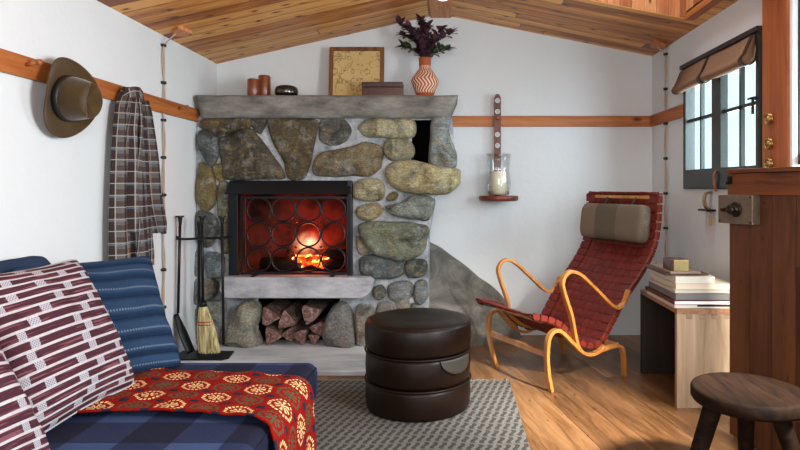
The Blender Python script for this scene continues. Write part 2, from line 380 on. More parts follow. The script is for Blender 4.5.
bm = bmesh.new(); box(bm, (.02, -.056, 1.038), (.075, -.048, 1.056)); cyl(bm, (.015, -.044, 1.047), (.015, -.062, 1.047), .008)
wnorm(obj('thumb_lever', bm, M['brassd2'], k), .002)
bm = bmesh.new()
for a in (-.012, .165):
    for b in (.995, 1.105): cyl(bm, (a, -.044, b), (a, -.049, b), .005, .003, 10)
obj('screws', bm, M['iron'], k)
bm = bmesh.new(); box(bm, (.012, -.024, 1.165), (.03, -.010, 1.198)); cyl(bm, (.021, -.02, 1.168), (.021, -.035, 1.168), .007); obj('door_catch', bm, M['iron'], t)
# brass knobs on the post
g = 'brass hooks down the door post'
for z, lab in ((1.477, 'brass ring knob on the door post, topmost of three'), (1.358, 'brass ring knob on the door post, middle of three'), (1.262, 'brass ring knob on the door post, lowest, behind the lower door ledge')):
    t = thing('brass_knob', lab, 'knob', (XR-.03, 2.885, z), group=g)
    mt = Matrix.Rotation(-PI/2, 4, 'Y')
    bm = bmesh.new(); lathe(bm, [(.026, 0), (.027, .005), (.022, .008), (.016, .009), (.012, .016), (.008, .020), (0, .021)], 26, mtx=mt); obj('stem', bm, M['brass'], t, True)
    bm = bmesh.new(); tube(bm, [(-.014, .024*math.cos(a), .024*math.sin(a)) for a in [2*PI*i/28 for i in range(28)]], .0045, 8, closed=True); obj('ring', bm, M['brass'], t, True)
# ---- rolled blind
t = thing('roller_blind', 'rolled brown canvas blind strapped above the window', 'blind')
bm = bmesh.new(); box(bm, (XR-.03, 3.014, 1.935), (XR, 4.03, 1.962)); wnorm(obj('batten', bm, plain('black_rail', '#17120f', .5), t), .003)
m = Mt('brown_canvas', '#8a6a52', .9, 0, .1); v = m.co(); m.col(m.mix(m.noise(v, 90, 2), '#7c5d47', '#93725a')); m.bump(m.noise(v, 160, 2), .3, .002)
prof = [(-.012, 1.935), (-.022, 1.925), (-.040, 1.88), (-.060, 1.835), (-.074, 1.815), (-.078, 1.80), (-.070, 1.783), (-.05, 1.775), (-.03, 1.782), (-.014, 1.80), (-.010, 1.85), (-.006, 1.93)]
pp = smooth_path([(a, b, 0) for a, b in prof], 4, True)
def seg_blind(y0, y1):
    bm = bmesh.new(); A = [[bm.verts.new((XR+p[0], y, p[1]+.004*math.sin(y*9))) for p in pp] for y in [y0+(y1-y0)*i/8 for i in range(9)]]
    for U, V in zip(A, A[1:]):
        for k in range(len(pp)): l = (k+1) % len(pp); bm.faces.new((U[k], U[l], V[l], V[k]))
    bm.faces.new(A[0]); bm.faces.new(A[-1]); return bm
bm = seg_blind(3.06, 4.045); obj('rolled_cloth', bm, m.m, t, True)
ml = plain('dark_leather', '#241612', .4)
for y in (3.075, 3.60):
    bm = bmesh.new(); q = [Vector((XR+(p[0]+.035)*1.12-.037, y, (p[1]-1.85)*1.05+1.85)) for p in pp]
    q.append(q[0]); ribbon(bm, q, (0, 1, 0), .035, .004); obj('strap', bm, ml, t)
# hook below the window with tassel
t = thing('wall_hook', 'small brass hook and black bar with a tassel below the window', 'hook', (XR, 3.60, 1.06))
bm = bmesh.new(); pts = smooth_path([(-.012, 0, -.045), (-.035, 0, -.03), (-.045, 0, .01), (-.035, 0, .05), (-.005, 0, .06)], 5); ribbon(bm, pts, (0, 1, 0), .03, .012); obj('hook', bm, M['brass'], t)
bm = bmesh.new(); box(bm, (-.052, -.06, -.055), (0, .075, -.043)); obj('bar', bm, M['iron'], t)
bm = bmesh.new(); cyl(bm, (-.03, -.05, -.055), (-.03, -.05, -.085), .003); cyl(bm, (-.03, -.05, -.08), (-.03, -.05, -.14), .006, .010); obj('tassel', bm, plain('straw_tassel', '#b58a52', .8), t)
t = thing('sash_strap', 'brown leather pull strap hanging at the window centre', 'strap', (XR, 3.50, 1.2))
bm = bmesh.new(); pts = smooth_path([(-.014, 0, .05), (-.03, 0, .02), (-.028, 0, -.04), (-.018, 0, -.075)], 5); ribbon(bm, pts, (0, 1, 0), .022, .006); obj('strap_body', bm, M['peg'], t)
# ---- cloth covered cords with knob cleats
M['cord'] = plain('cloth_cord', '#b09a84', .8, scale=200)
M['cleat'] = plain('black_cleat', '#15110f', .35)
def cord(x, y, z0, z1, sgn, lab, top, nc):
    t = thing('electric_cord', lab, 'cord')
    for k in (0, 1):
        bm = bmesh.new(); pts = []
        n = 90
        for i in range(n+1):
            q = i/n; z = z0+(z1-z0)*q; ph = q*nc*PI; amp = .008*abs(math.sin(ph))+.003
            pts.append((x+sgn*.012, y+amp*(1 if k else -1)*math.cos(q*23)+.006*math.sin(q*31), z))
        if k: pts += [tuple(Vector(pts[-1]).lerp(Vector(top), s)) for s in (.3, .6, 1.)]
        tube(bm, pts, .0045, 8); obj('wire', bm, M['cord'], t, True)
    for i in range(nc+1):
        z = z0+(z1-z0)*i/nc
        bm = bmesh.new(); cyl(bm, (x, y, z), (x+sgn*.026, y, z), .011, .010, 12); box(bm, (x, y-.02, z-.008), (x+sgn*.02, y+.02, z+.008)); wnorm(obj('cleat', bm, M['cleat'], t), .003)
cord(XL, 3.77, .16, 2.04, 1, 'twisted beige cord with black cleats on the left wall', onceil(176, 30)+Vector((0, 0, -.02)), 8)
cord(XR, 4.34, .10, 2.11, -1, 'twisted beige cord with black cleats in the right corner', onceil(657, 44, False)+Vector((0, 0, -.02)), 8)
# ------------------------------------------------------------- fireplace
FY = 4.28
def fp(px, py, Y=FY): return (PX(px, Y), PZ(py, Y))
def mortar():
    m = Mt('mortar', '#a9a8a2', .9, 0, .2); v = m.co(); n = m.noise(v, 9, 6, .65)
    m.col(m.ramp(n, (.3, '#6c7076'), (.5, '#a6abb1'), (.7, '#d8dadd'))); m.bump(m.noise(v, 22, 8, .7), 1., .03); return m.m
M['mortar'] = mortar()
def stonem():
    m = Mt('fieldstone', '#777777', .62, 0, .45); v = m.co()
    at = m.n('ShaderNodeAttribute', 0, {'attribute_name': 'tone'})
    n1 = m.noise(v, 6, 8, .7, .9); n2 = m.noise(m.map(v, (1, 1, 1.8), (3, 1, 2)), 11, 7, .75, 1.2); n3 = m.noise(v, 70, 4)
    c = m.mix(m.ramp(n1, (.34, .85), (.54, 0.)), at, '#211e18')
    c = m.mix(m.ramp(n2, (.52, 0.), (.64, .6)), c, '#b89a5c')
    c = m.mix(m.ramp(m.noise(m.map(v, loc=(7, 3, 1)), 13, 6, .7), (.51, 0.), (.66, .55)), c, '#b9c0bc')
    c = m.mix(m.ramp(m.noise(m.map(v, (1, 1, 3), (1, 9, 4)), 9, 7, .8, 2.), (.475, 0.), (.5, .8), (.53, 0.)), c, '#15130f')
    c = m.mix(m.ramp(n3, (.40, .3), (.62, 0.)), c, '#2c2a24')
    m.col(c); m.bump(m.ma('ADD', m.ma('MULTIPLY', n2, 1.5), m.ma('ADD', n1, m.ma('MULTIPLY', n3, .2))), .9, .03)
    m.set('Roughness', m.ramp(n2, (.3, .5), (.7, .8)))
    return m.m
M['stone'] = stonem()
fire = thing('fireplace', 'large fieldstone fireplace with a grey cement mantel against the end wall', 'fireplace', (-.9, 4.3, 0))
fire.location = (0, 0, 0)
outline = [(197.5, 116), (452, 116), (455, 150), (455, 186), (444, 193), (434, 197), (432, 216), (428, 238), (429, 347.5), (180, 347.5), (183, 318), (192, 270), (197, 225), (196.5, 160)]
opening = [(236, 186), (352, 186), (352, 277), (236, 277)]
nich = [(258, 298), (340, 298), (336, 346), (258, 346)]
cub = [(412.5, 120), (433, 120), (432, 163), (411, 163)]
bm = bmesh.new()
prism(bm, [[fp(*p) for p in q] for q in (outline, opening, nich, cub)], XZ, FY, YB-.002)
# fine front for relief
obj('mortar_body', bm, M['mortar'], fire)
random.seed(3)
def stone_bm(bm, poly, depth, tone, Y=FY, layers=7, seedk=0, sub=True):
    pts = [Vector((PX(x, Y), 0, PZ(y, Y))) for x, y in poly]
    pts = smooth_path(pts, 5, True); n = len(pts)
    c = sum(pts, Vector())/n
    tl = bm.verts.layers.float_color['tone']; col = tuple(min(1, c_*1.25) for c_ in lin(tone)[:3])+(1,); rows = []
    for k in range(layers+1):
        t = k/layers; s = 1-t**1.7*1.0 if k < layers else 0
        if k == layers: break
        hgt = depth*(1-(1-t)**3.0)
        row = []
        for i, p in enumerate(pts):
            q = c+(p-c)*(1.05-t**2.1*1.05 if t else 1.07)
            nz = mnoise.noise(Vector((q.x*7+seedk*3.1, q.z*7, t)))*.5+mnoise.noise(Vector((q.x*19, q.z*19+seedk, t)))*.28
            q = q+(p-c).normalized()*nz*.020*(1-t)
            y = Y+.01-hgt*(1+.5*nz)-(0.0 if t == 0 else depth*.5*mnoise.noise(Vector((q.x*4+seedk, q.z*4, 2))))
            v = bm.verts.new((q.x, y if t else Y+.02, q.z)); v[tl] = col; row.append(v)
        rows.append(row)
    v = bm.verts.new((c.x, Y+.01-depth*(1+.2*mnoise.noise(Vector((c.x*4+seedk, c.z*4, 2)))), c.z)); v[tl] = col
    for A, B in zip(rows, rows[1:]):
        for i in range(n):
            j = (i+1) % n; bm.faces.new((A[i], A[j], B[j], B[i]))
    A = rows[-1]
    for i in range(n): bm.faces.new((A[i], A[(i+1) % n], v))
G, O, B_, D, L, W_, GR = '#7d7c6e', '#8f7f56', '#6f6a60', '#4c4a41', '#8e9793', '#a3a099', '#6d7361'
stones = [
 ([(199,133),(206,129),(217,138),(219,153),(213,167),(204,157),(198,144)], .07, '#5f6b70'),
 ([(200,127),(206,119),(230,118.5),(249.5,119),(249,128),(236,131),(221,137),(212,132)], .05, '#6b5a3a'),
 ([(219,140),(236,133),(250,129),(259,137),(270,152),(282,170),(282,178),(260,179),(234,179),(226,176),(222,160)], .06, '#5e5546'),
 ([(252,119),(266,119),(266,126),(260,134),(252,127)], .04, '#55544e'),
 ([(271,120),(293,120),(316,121),(317,131),(314,146),(309,165),(304,177.5),(290,178),(284,163),(275,146)], .06, '#66583c'),
 ([(321,120),(341,118.5),(351,130),(347,141),(333,145),(320,140)], .05, '#5f5d58'),
 ([(314,166),(321,154),(337,150),(352,147),(366,142),(380,148),(382,160),(377,171),(368,176),(350,176),(330,176.5),(316,175)], .08, '#85775a'),
 ([(360,125),(368,119.5),(385,118.5),(402,118),(412,121),(414.5,131),(410,138),(392,138),(370,138),(361,133)], .09, '#c0ba94'),
 ([(384,147),(390,139),(403,138),(411,143),(414,150),(411,158),(400,160.5),(388,158)], .07, '#a09a7c'),
 ([(387,172),(392,164),(404,161),(420,162),(436,167),(456,169),(459,178),(455,187),(444,193),(425,194),(404,191),(391,184)], .12, '#c4b88a'),
 ([(433,121),(448,119),(449,131),(453,144),(456,158),(453,168),(440,170),(431,166),(430,146)], .10, '#9aa4a2'),
 ([(355,184),(364,179),(378,179),(383.5,184),(384,193),(380,199),(366,200.5),(355,196)], .08, '#bab28c'),
 ([(357,210),(365,204),(378,203),(383,210),(378,218),(366,220.5),(358,217)], .07, '#b5a67c'),
 ([(387,196.5),(393,191),(399,195),(395,201),(388,201)], .05, '#7d7549'),
 ([(387,206),(400,203),(414,196),(428,196),(434,200),(433,211),(427,220),(411,217.5),(392,214)], .09, '#929a90'),
 ([(360,228),(370,222),(393,222),(415,224),(427,228),(426,240),(421,253),(408,259),(395,259),(375,252),(365,242)], .10, '#828670'),
 ([(360.5,260),(371,255),(388,258),(402,262),(403,273),(391,278),(375,278),(363,275)], .07, '#5d686a'),
 ([(405,263),(415,259),(425,261),(426,271),(419,277),(407,276)], .07, '#58655c'),
 ([(357,237),(364,240),(371,250),(366,254.5),(359,252)], .04, '#b3a98e'),
 ([(199,165),(206,164),(213,170),(216,183),(217,196),(213,207),(205,210),(199,205),(197.5,186)], .06, '#8d7a4c'),
 ([(214,166),(223,165),(226,176),(222,182),(215,177)], .05, '#9b8a52'),
 ([(218,185),(227,182),(231,196),(231,212),(226,222),(219,214)], .05, '#6e6a50'),
 ([(198,213),(207,212),(216,217),(219,230),(213,244),(203,246),(197,236)], .05, '#555c60'),
 ([(221,225),(229,222),(232,236),(230,252),(222,250)], .04, '#6d6756'),
 ([(206,254),(216,252),(225,257),(224,274),(215,278),(207,274)], .05, '#73838a'),
 ([(196,251),(203,254),(203,272),(196,276),(192,268)], .04, '#7f8788'),
 ([(202,283),(211,279),(218,284),(217,295),(208,299),(202,294)], .06, '#8f8a7c'),
 ([(190,284),(198,280),(200,296),(194,306),(188,300)], .05, '#858e90'),
 ([(226,345),(229,328),(235,310),(246,301),(257,303),(261,315),(257,328),(262,343),(250,348),(237,347)], .12, '#b0aa98'),
 ([(204,304),(216,300),(226,304),(223,324),(215,344),(203,343),(199,325)], .06, '#a3a5a4'),
 ([(186,312),(196,308),(197,325),(195,344),(184,344),(183,328)], .05, '#9da1a1'),
 ([(326,346),(323,334),(329,314),(338,303),(349,306),(354,322),(354,346),(340,348)], .11, '#8d8a86'),
 ([(357,309),(366,305),(374,310),(374,346),(358,347)], .08, '#9b958c'),
 ([(373,288),(382,285),(386,292),(381,300),(374,297)], .05, '#6e6f62'),
 ([(388,286),(398,282),(410,283),(414,293),(405,300),(391,300)], .05, '#8b8f92'),
 ([(396,297),(408,298),(408,312),(398,312)], .05, '#a69a8c'),
 ([(377,306),(392,304),(395,318),(392,346),(378,346)], .06, '#8f8d88'),
 ([(398,316),(416,312),(424,320),(424,346),(399,346)], .06, '#8a8986'),
 ([(416,283),(426,281),(428,296),(420,305),(414,300)], .05, '#838a8c'),
 ([(411,303),(424,306),(427,312),(412,311)], .04, '#999590'),
]
bm = bmesh.new(); bm.verts.layers.float_color.new('tone')
for k, (poly, d, tn) in enumerate(stones): stone_bm(bm, poly, d, tn, seedk=k)
obj('stonework', bm, M['stone'], fire, True)
# mantel
def cement(name, a, b, c):
    m = Mt(name, b, .8, 0, .3); v = m.co(); n = m.noise(m.map(v, (.35, 1, 1)), 12, 7, .7)
    m.col(m.ramp(n, (.32, a), (.5, b), (.7, c))); m.bump(m.noise(v, 26, 8, .7), .6, .015); return m.m
M['cement'] = cement('cement', '#55534e', '#76736c', '#94918a')
bm = bmesh.new()
my = 4.20; zt, zb = PZ(95, my), PZ(117.5, my)
nx = 60; tl = PX(194.5, my); tr = PX(458, my)
def mant(a, b):
    # a along x, b round the section : top back, top front, bottom front, bottom back
    sec = [(YB, 0), (my+.012, 0), (my, .012), (my+.006, .08), (my+.016, zt-zb-.012), (my+.028, zt-zb), (YB, zt-zb)]
    s = b*(len(sec)-1); i = min(int(s), len(sec)-2); f = s-i
    y = sec[i][0]*(1-f)+sec[i+1][0]*f; dz = sec[i][1]*(1-f)+sec[i+1][1]*f
    x0 = tl+dz*.25; x1 = tr-dz*.45; x = x0+(x1-x0)*a
    nz = mnoise.noise(Vector((x*5, y*5, dz*9)))*.006+mnoise.noise(Vector((x*17, y*17, dz*30)))*.003
    return Vector((x, y+nz*(y < YB-.01), zt-dz+nz*.6))
bm = grid(mant, nx, 24)
bm.verts.ensure_lookup_table()
for i in (0, nx):
    bm.faces.new([bm.verts[i*25+j] for j in range(25)])
obj('mantel_shelf', bm, M['cement'], fire, True)
ZM = zt
# hearth shelf under the fire
M['slate'] = cement('pale_slab', '#85858c', '#a8a8ae', '#c6c5c8')
sy = 4.14
bm = bmesh.new(); prism(bm, [[fp(221, 277.5, sy), fp(369, 277.5, sy), fp(373, 281, sy), fp(370, 293, sy), fp(362, 298.5, sy), fp(224, 298.5, sy), fp(219, 290, sy)]], XZ, sy, 4.42)
wnorm(obj('fire_shelf', bm, M['slate'], fire), .008, 3)
# hearth slab
bm = bmesh.new(); prism(bm, [[(XL+.004, 3.65), (.07, 3.65), (.10, 3.75), (.12, 4.4), (XL+.004, 4.4)]], XY, .0, .030)
m = Mt('hearth_slab', '#c9ced4', .55, 0, .4); v = m.co(); m.col(m.ramp(m.noise(m.map(v, (.3, 1, 1)), 9, 6, .6), (.35, '#b4b9c0'), (.6, '#dcdfe2'))); m.bump(m.noise(v, 20, 5), .3, .01)
wnorm(obj('hearth_slab', bm, m.m, fire), .004)
# firebox liner and niche liners
def liner(name, poly, Y0, Y1, mat):
    bm = bmesh.new(); P2 = [fp(*p) for p in poly]
    cx = sum(p[0] for p in P2)/len(P2); cz = sum(p[1] for p in P2)/len(P2)
    inn = [(cx+(x-cx)*.985, cz+(z-cz)*.985) for x, z in P2]
    prism(bm, [[(cx+(x-cx)*1.0, cz+(z-cz)*1.0) for x, z in P2], inn], XZ, Y0, Y1)
    prism(bm, [P2], XZ, Y1-.012, Y1); return obj(name, bm, mat, fire)
m = Mt('fire_brick', '#5a2a1c', .9, 0, .2); v = m.map(m.co(), rot=(PI/2, 0, 0))
br = m.mix(m.noise(v, 9, 4), '#4a1f18', '#6a3026'); m.col(m.mix(m.ramp(m.noise(m.co(), 4, 3), (.38, 0.), (.58, .95)), br, '#0d0908')); 
liner('firebox', opening, FY+.01, YB-.01, m.m)
M['niche_black'] = plain('niche_black', '#100d0c', .95, 0, .1)  # near-black lining for the wood niche and the cubby
liner('wood_niche', nich, FY+.01, YB-.01, M['niche_black']); liner('cubby_hole', cub, FY+.01, YB-.01, M['niche_black'])
# cement skirt spreading right
prof = [(418, 236), (428, 241), (440, 247), (452, 256), (466, 266), (480, 278), (492, 286), (503, 298), (511, 310), (517, 322), (520, 336)]
pr = smooth_path([Vector((PX(x, 4.60), 0, PZ(y, 4.60))) for x, y in prof], 4)
def skirt(a, b):
    s = a*(len(pr)-1); i = min(int(s), len(pr)-2); p = pr[i].lerp(pr[i+1], s-i)
    # b 0: rim at the wall, 1: bottom front
    zz = max(p.z, 0); z = zz*(1-b)**1.15 if b < 1 else 0
    bulge = .06+.30*(1-math.exp(-2.2*b))*max(0, (1-a)**.7)*1.0+.05*b
    y = YB-.02-bulge*math.sin(min(1, b*1.3)*PI/2)
    x = p.x+ .02*b
    nz = mnoise.noise(Vector((x*5, y*5, z*5)))*.03+mnoise.noise(Vector((x*14, 1, z*14)))*.012
    return Vector((x+nz*.4, y+nz if b > 0 else YB+.01, z if b < 1 else 0))
m = Mt('rough_cement', '#7d7a74', .85, 0, .3); v = m.co(); n = m.noise(v, 5, 8, .7, .6)
m.col(m.ramp(n, (.3, '#4d4b45'), (.48, '#6f6c65'), (.62, '#8c8982'), (.75, '#a3a098'))); m.bump(m.noise(v, 15, 9, .75), 1., .04)
bm = grid(skirt, 60, 36); obj('cement_skirt', bm, m.m, fire, True)
# metal surround
M['black'] = plain('black_iron', '#17181b', .42, .5, var=.2, scale=12)
M['steel'] = plain('dark_steel', '#24272c', .38, .6, var=.15, scale=10)
bm = bmesh.new(); q = FY-.02
A = [(229.5, 180), (352.5, 180)]
x0, zt2 = fp(231, 180.5); x1, zb2 = fp(352, 194)
vs = [(x0, q+.0, zt2), (x1, q+.0, zt2), (x1, q-.075, zb2), (x0-.012, q-.075, zb2), (x0, q+.05, zt2), (x1, q+.05, zt2), (x1, q+.05, zb2), (x0, q+.05, zb2)]
vs = [bm.verts.new(v) for v in vs]
for f in ((0, 1, 2, 3), (4, 7, 6, 5), (0, 4, 5, 1), (3, 2, 6, 7), (0, 3, 7, 4), (1, 5, 6, 2)): bm.faces.new([vs[i] for i in f])
wnorm(obj('hood', bm, M['steel'], fire), .003)
bm = bmesh.new()
a, b = fp(231, 277.3), fp(240, 193); box(bm, (a[0], q-.03, a[1]), (b[0], q+.06, b[1])); wnorm(obj('jamb_plate', bm, M['steel'], fire), .003); bm = bmesh.new()
a, b = fp(348.5, 277.3), fp(353, 181); box(bm, (a[0], q-.03, a[1]), (b[0], q+.06, b[1]))
wnorm(obj('jamb_plate', bm, M['steel'], fire), .003)
# fire screen
fsY = 4.215
t = thing('fire_screen', 'black iron fire screen of twelve rings in front of the fire', 'fire screen', (PX(295, fsY), fsY, PZ(277.5, sy)))
o3 = Vector(t.location)
def q3(px, py): return Vector((PX(px, fsY), fsY, PZ(py, fsY)))-o3
bm = bmesh.new(); a, b = q3(241, 274.5), q3(349, 196.5)
for lo, hi in (((a.x, -.008, a.z), (b.x, .008, a.z+.018)), ((a.x, -.008, b.z-.016), (b.x, .008, b.z)), ((a.x, -.008, a.z+.018), (a.x+.014, .008, b.z-.016)), ((b.x-.014, -.008, a.z+.018), (b.x, .008, b.z-.016))): box(bm, lo, hi)
obj('frame', bm, M['black'], t)
for x in (259, 283.5, 308.5, 333.5):
    for y in (209.5, 234.5, 259.5):
        c = q3(x, y); bm = bmesh.new(); R = .0835
        tube(bm, [c+Vector((R*math.cos(k), 0, R*math.sin(k))) for k in [2*PI*i/40 for i in range(40)]], .0065, 8, closed=True); obj('ring', bm, M['black'], t, True)
for x in (245.5, 347.0):
    bm = bmesh.new(); p0, p1 = q3(x, 197), q3(x, 274); cyl(bm, p0, p1, .004, seg=8); obj('rod', bm, M['black'], t)
for x in (271, 296, 321):
    for y in (222, 247):
        bm = bmesh.new(); cyl(bm, q3(x, y)+Vector((0, -.01, 0)), q3(x, y)+Vector((0, .01, 0)), .008, seg=10); obj('rivet', bm, M['black'], t)
for x in (255, 333):
    bm = bmesh.new(); c = q3(x, 274.5); box(bm, (c.x-.012, -.05, c.z-.012), (c.x+.012, .05, c.z-.001)); obj('foot', bm, M['black'], t)
# burning logs
M['char'] = plain('charred_wood', '#1a1310', .95, 0, .1, var=.5, bump=.5)
zf = PZ(277.5, sy)
def emis(name, c, s):
    m = Mt(name, c, .9); v = m.co(); n = m.noise(v, 26, 4, .6)
    m.set('Emission Color', m.ramp(n, (.35, '#801000'), (.5, c), (.66, '#ffd060'))); m.set('Emission Strength', m.ma('MULTIPLY', m.ramp(n, (.35, .15), (.6, 1.)), s)); return m.m
M['ember'] = emis('ember', '#ff3a0a', 5.)
def flame_mat():
    m = Mt('flame', '#000000', 1.); m.set('Emission Color', m.ramp(m.noise(m.co(), 20, 3), (.35, '#ff5a28'), (.6, '#ff9a68'), (.75, '#ffc8a0'))); m.set('Emission Strength', 2.2)
    T = m.t; tr = T.nodes.new('ShaderNodeBsdfTransparent'); mx = T.nodes.new('ShaderNodeMixShader')
    lw = T.nodes.new('ShaderNodeLayerWeight'); lw.inputs[0].default_value = .35; m.set(0, m.ramp(lw.outputs[1], (.0, .5), (.35, .22), (.75, 0.)), mx)
    T.links.new(tr.outputs[0], mx.inputs[1]); T.links.new(m.b.outputs[0], mx.inputs[2]); T.links.new(mx.outputs[0], m.out.inputs[0]); return m.m
M['flame'] = flame_mat()
def logmesh(p0, p1, r, seedk, seg=12, tri=False):
    bm = bmesh.new(); p0 = Vector(p0); p1 = Vector(p1); d = (p1-p0).normalized(); a = d.orthogonal().normalized(); b = d.cross(a); rows = []
    random.seed(seedk); ph = random.random()*6
    for i in range(9):
        p = p0.lerp(p1, i/8); row = []
        for k in range(seg):
            an = 2*PI*k/seg
            rr = r*(1+.16*mnoise.noise(Vector((math.cos(an)*1.5, math.sin(an)*1.5+seedk, i*.5))))
            if tri:
                q = ((an+ph) % (2*PI/3))-PI/3; rr = r*min(1.0, .58/max(.3, math.cos(q)))*(1+.12*mnoise.noise(Vector((an, i*.8, seedk))))
            row.append(bm.verts.new(p+(a*math.cos(an)+b*math.sin(an))*rr))
        rows.append(row)
    for A, B in zip(rows, rows[1:]):
        for k in range(seg): l = (k+1) % seg; bm.faces.new((A[k], A[l], B[l], B[k])).material_index = 0
    bm.faces.new(rows[0][::-1]).material_index = 1; bm.faces.new(rows[-1]).material_index = 1
    return bm
g = 'burning logs'
for k, (x0, x1, y0, y1, z, r, lab) in enumerate(((274, 345, 4.40, 4.50, .04, .042, 'charred log lying lowest at the front of the fire'), (262, 325, 4.56, 4.50, .045, .045, 'charred log at the back left of the fire'), (288, 350, 4.47, 4.42, .12, .040, 'glowing log resting on top of the fire'))):
    bm = logmesh((PX(x0, y0), y0, zf+z), (PX(x1, y1), y1, zf+z+.01), r, k+2)
    setp(obj('burning_log', bm, [M['char'], M['ember']], None, True), lab, 'log', g)
random.seed(5)
bm = bmesh.new()
for i in range(22):
    x = random.uniform(296, 326); y = random.uniform(4.36, 4.46); 
    bmesh.ops.create_icosphere(bm, subdivisions=2, radius=random.uniform(.012, .020), matrix=Matrix.Translation((PX(x, y), y, zf+random.uniform(.05, .12))) @ Matrix.Rotation(random.uniform(-.7, .7), 4, 'Y') @ Matrix.Diagonal((random.uniform(1.5, 3.2), 1., random.uniform(.35, .8), 1)))
setp(obj('embers', bm, M['ember'], None, True), 'glowing orange embers in the fire', 'embers', kind='stuff')
def glow_mat(name, colr, k):
    m = bpy.data.materials.new(name); m.use_nodes = True; T = m.node_tree; T.nodes.clear()
    out = T.nodes.new('ShaderNodeOutputMaterial'); em = T.nodes.new('ShaderNodeEmission'); em.inputs[0].default_value = lin(colr)
    tc = T.nodes.new('ShaderNodeTexCoord'); ln = T.nodes.new('ShaderNodeVectorMath'); ln.operation = 'LENGTH'; T.links.new(tc.outputs['Object'], ln.inputs[0])
    rm = T.nodes.new('ShaderNodeMapRange'); rm.inputs[1].default_value = 1.; rm.inputs[2].default_value = 0.; T.links.new(ln.outputs['Value'], rm.inputs[0])
    nz = T.nodes.new('ShaderNodeTexNoise'); nz.inputs['Scale'].default_value = 2.6; nz.inputs['Detail'].default_value = 3; T.links.new(tc.outputs['Object'], nz.inputs['Vector'])
    nr = T.nodes.new('ShaderNodeMapRange'); nr.inputs[1].default_value = .38; nr.inputs[2].default_value = .62; T.links.new(nz.outputs[0], nr.inputs[0])
    a = T.nodes.new('ShaderNodeMath'); a.operation = 'POWER'; T.links.new(rm.outputs[0], a.inputs[0]); a.inputs[1].default_value = 1.6
    b = T.nodes.new('ShaderNodeMath'); b.operation = 'MULTIPLY'; T.links.new(a.outputs[0], b.inputs[0]); T.links.new(nr.outputs[0], b.inputs[1])
    c_ = T.nodes.new('ShaderNodeMath'); c_.operation = 'MULTIPLY'; T.links.new(b.outputs[0], c_.inputs[0]); c_.inputs[1].default_value = k
    T.links.new(c_.outputs[0], em.inputs[1]); T.links.new(em.outputs[0], out.inputs['Volume']); return m
t = thing('flames', 'soft orange flames rising from the burning logs', 'flame', (PX(309, 4.44), 4.44, zf+.08)); t['kind'] = 'stuff'
for (dx, dz, rx, rz_, colr, k) in ((-.005, .12, .135, .11, '#ffb488', 42.), (-.045, .03, .13, .10, '#ff6a20', 34.), (.075, .03, .12, .09, '#ff4a14', 30.), (.01, .17, .17, .15, '#ff2a12', 9.)):
    bm = bmesh.new(); bmesh.ops.create_icosphere(bm, subdivisions=3, radius=1.); o = obj('flame', bm, glow_mat('flame_glow', colr, k), t, True, loc=(dx, 0, dz)); o.scale = (rx, .08, rz_)
def plight(name, loc, e, c, r):
    l = bpy.data.lights.new(name, 'POINT'); l.energy = e; l.color = c; l.shadow_soft_size = r; o = bpy.data.objects.new(name, l); C.objects.link(o); o.location = loc
plight('fire_light', (PX(310, 4.46), 4.46, zf+.24), 3.0, (1., .12, .03), .05)
# firewood
def barkm():
    m = Mt('bark', '#5d4a40', .9, 0, .2); v = m.co(); n = m.noise(v, 30, 6, .7, 1.); m.col(m.ramp(n, (.3, '#2a1f1b'), (.5, '#54423a'), (.68, '#8a766a'))); m.bump(n, .8, .01); return m.m
def endm():
    m = Mt('split_wood', '#9a7060', .85, 0, .2); v = m.co(); n = m.noise(v, 22, 6, .7, 1.6); m.col(m.ramp(n, (.32, '#452820'), (.5, '#7a5850'), (.66, '#a88e88'))); m.bump(n, .7, .01); return m.m
M['bark'] = barkm(); M['split'] = endm()
g = 'split firewood logs in the niche'
fw = [(269, 317, .082, 'split log at the upper left of the firewood pile'), (286, 321, .080, 'split log with a wide pink face in the middle of the firewood pile'), (310, 314, .090, 'reddish split log standing highest in the firewood pile'),
      (272, 338, .078, 'broad split log at the lower left of the firewood pile'), (300, 338, .068, 'split log at the bottom centre of the firewood pile'), (318, 329, .068, 'split log at the right end of the firewood pile'), (288, 335, .056, 'thin split piece at the very bottom of the firewood pile'), (314, 342, .048, 'small split piece at the lower right of the firewood pile')]
for k, (x, y, r, lab) in enumerate(fw):
    Y = 4.24+.02*(k % 3); bm = logmesh((PX(x, Y), Y, max(PZ(y, Y), .03+r*.85)), (PX(x, Y)+random.uniform(-.03, .03), 4.60, max(PZ(y, Y)+.01, .03+r)), r, k+20, 14, True)
    setp(wnorm(obj('firewood_log', bm, [M['bark'], M['split']], None), .004), lab, 'firewood', g)
# ------------------------------------------------------------- on the mantel
MY = 4.34
M['turned'] = wood('turned_walnut', '#4e2413', '#7a3f24', '#93583a', 2, .35, 34, coat=.2)
for x0, x1, yt, lab, yy in ((247.5, 259.5, 79, 'short brown turned wooden cup on the mantel, left of the taller one', 4.30), (258.5, 270.5, 75.5, 'tall brown turned wooden cup on the mantel', 4.36)):
    r = (x1-x0)/2/F*yy; h = PZ(yt, yy)-ZM; bm = bmesh.new(); lathe(bm, [(r*.93, 0), (r, .006), (r, h-.012), (r*.9, h-.002), (r*.7, h), (r*.66, h-.01), (r*.6, h-.05), (0, h-.05)], 32)
    setp(obj('wooden_cup', bm, M['turned'], None, True, loc=(PX((x0+x1)/2, yy), yy, ZM)), lab, 'cup', 'turned wooden cups on the mantel')
bm = bmesh.new(); r = .083; lathe(bm, [(r*.6, 0), (r*.88, .006), (r, .03), (r, .055), (r*.92, .075), (r*.7, .086), (r*.3, .088), (0, .088)], 40)
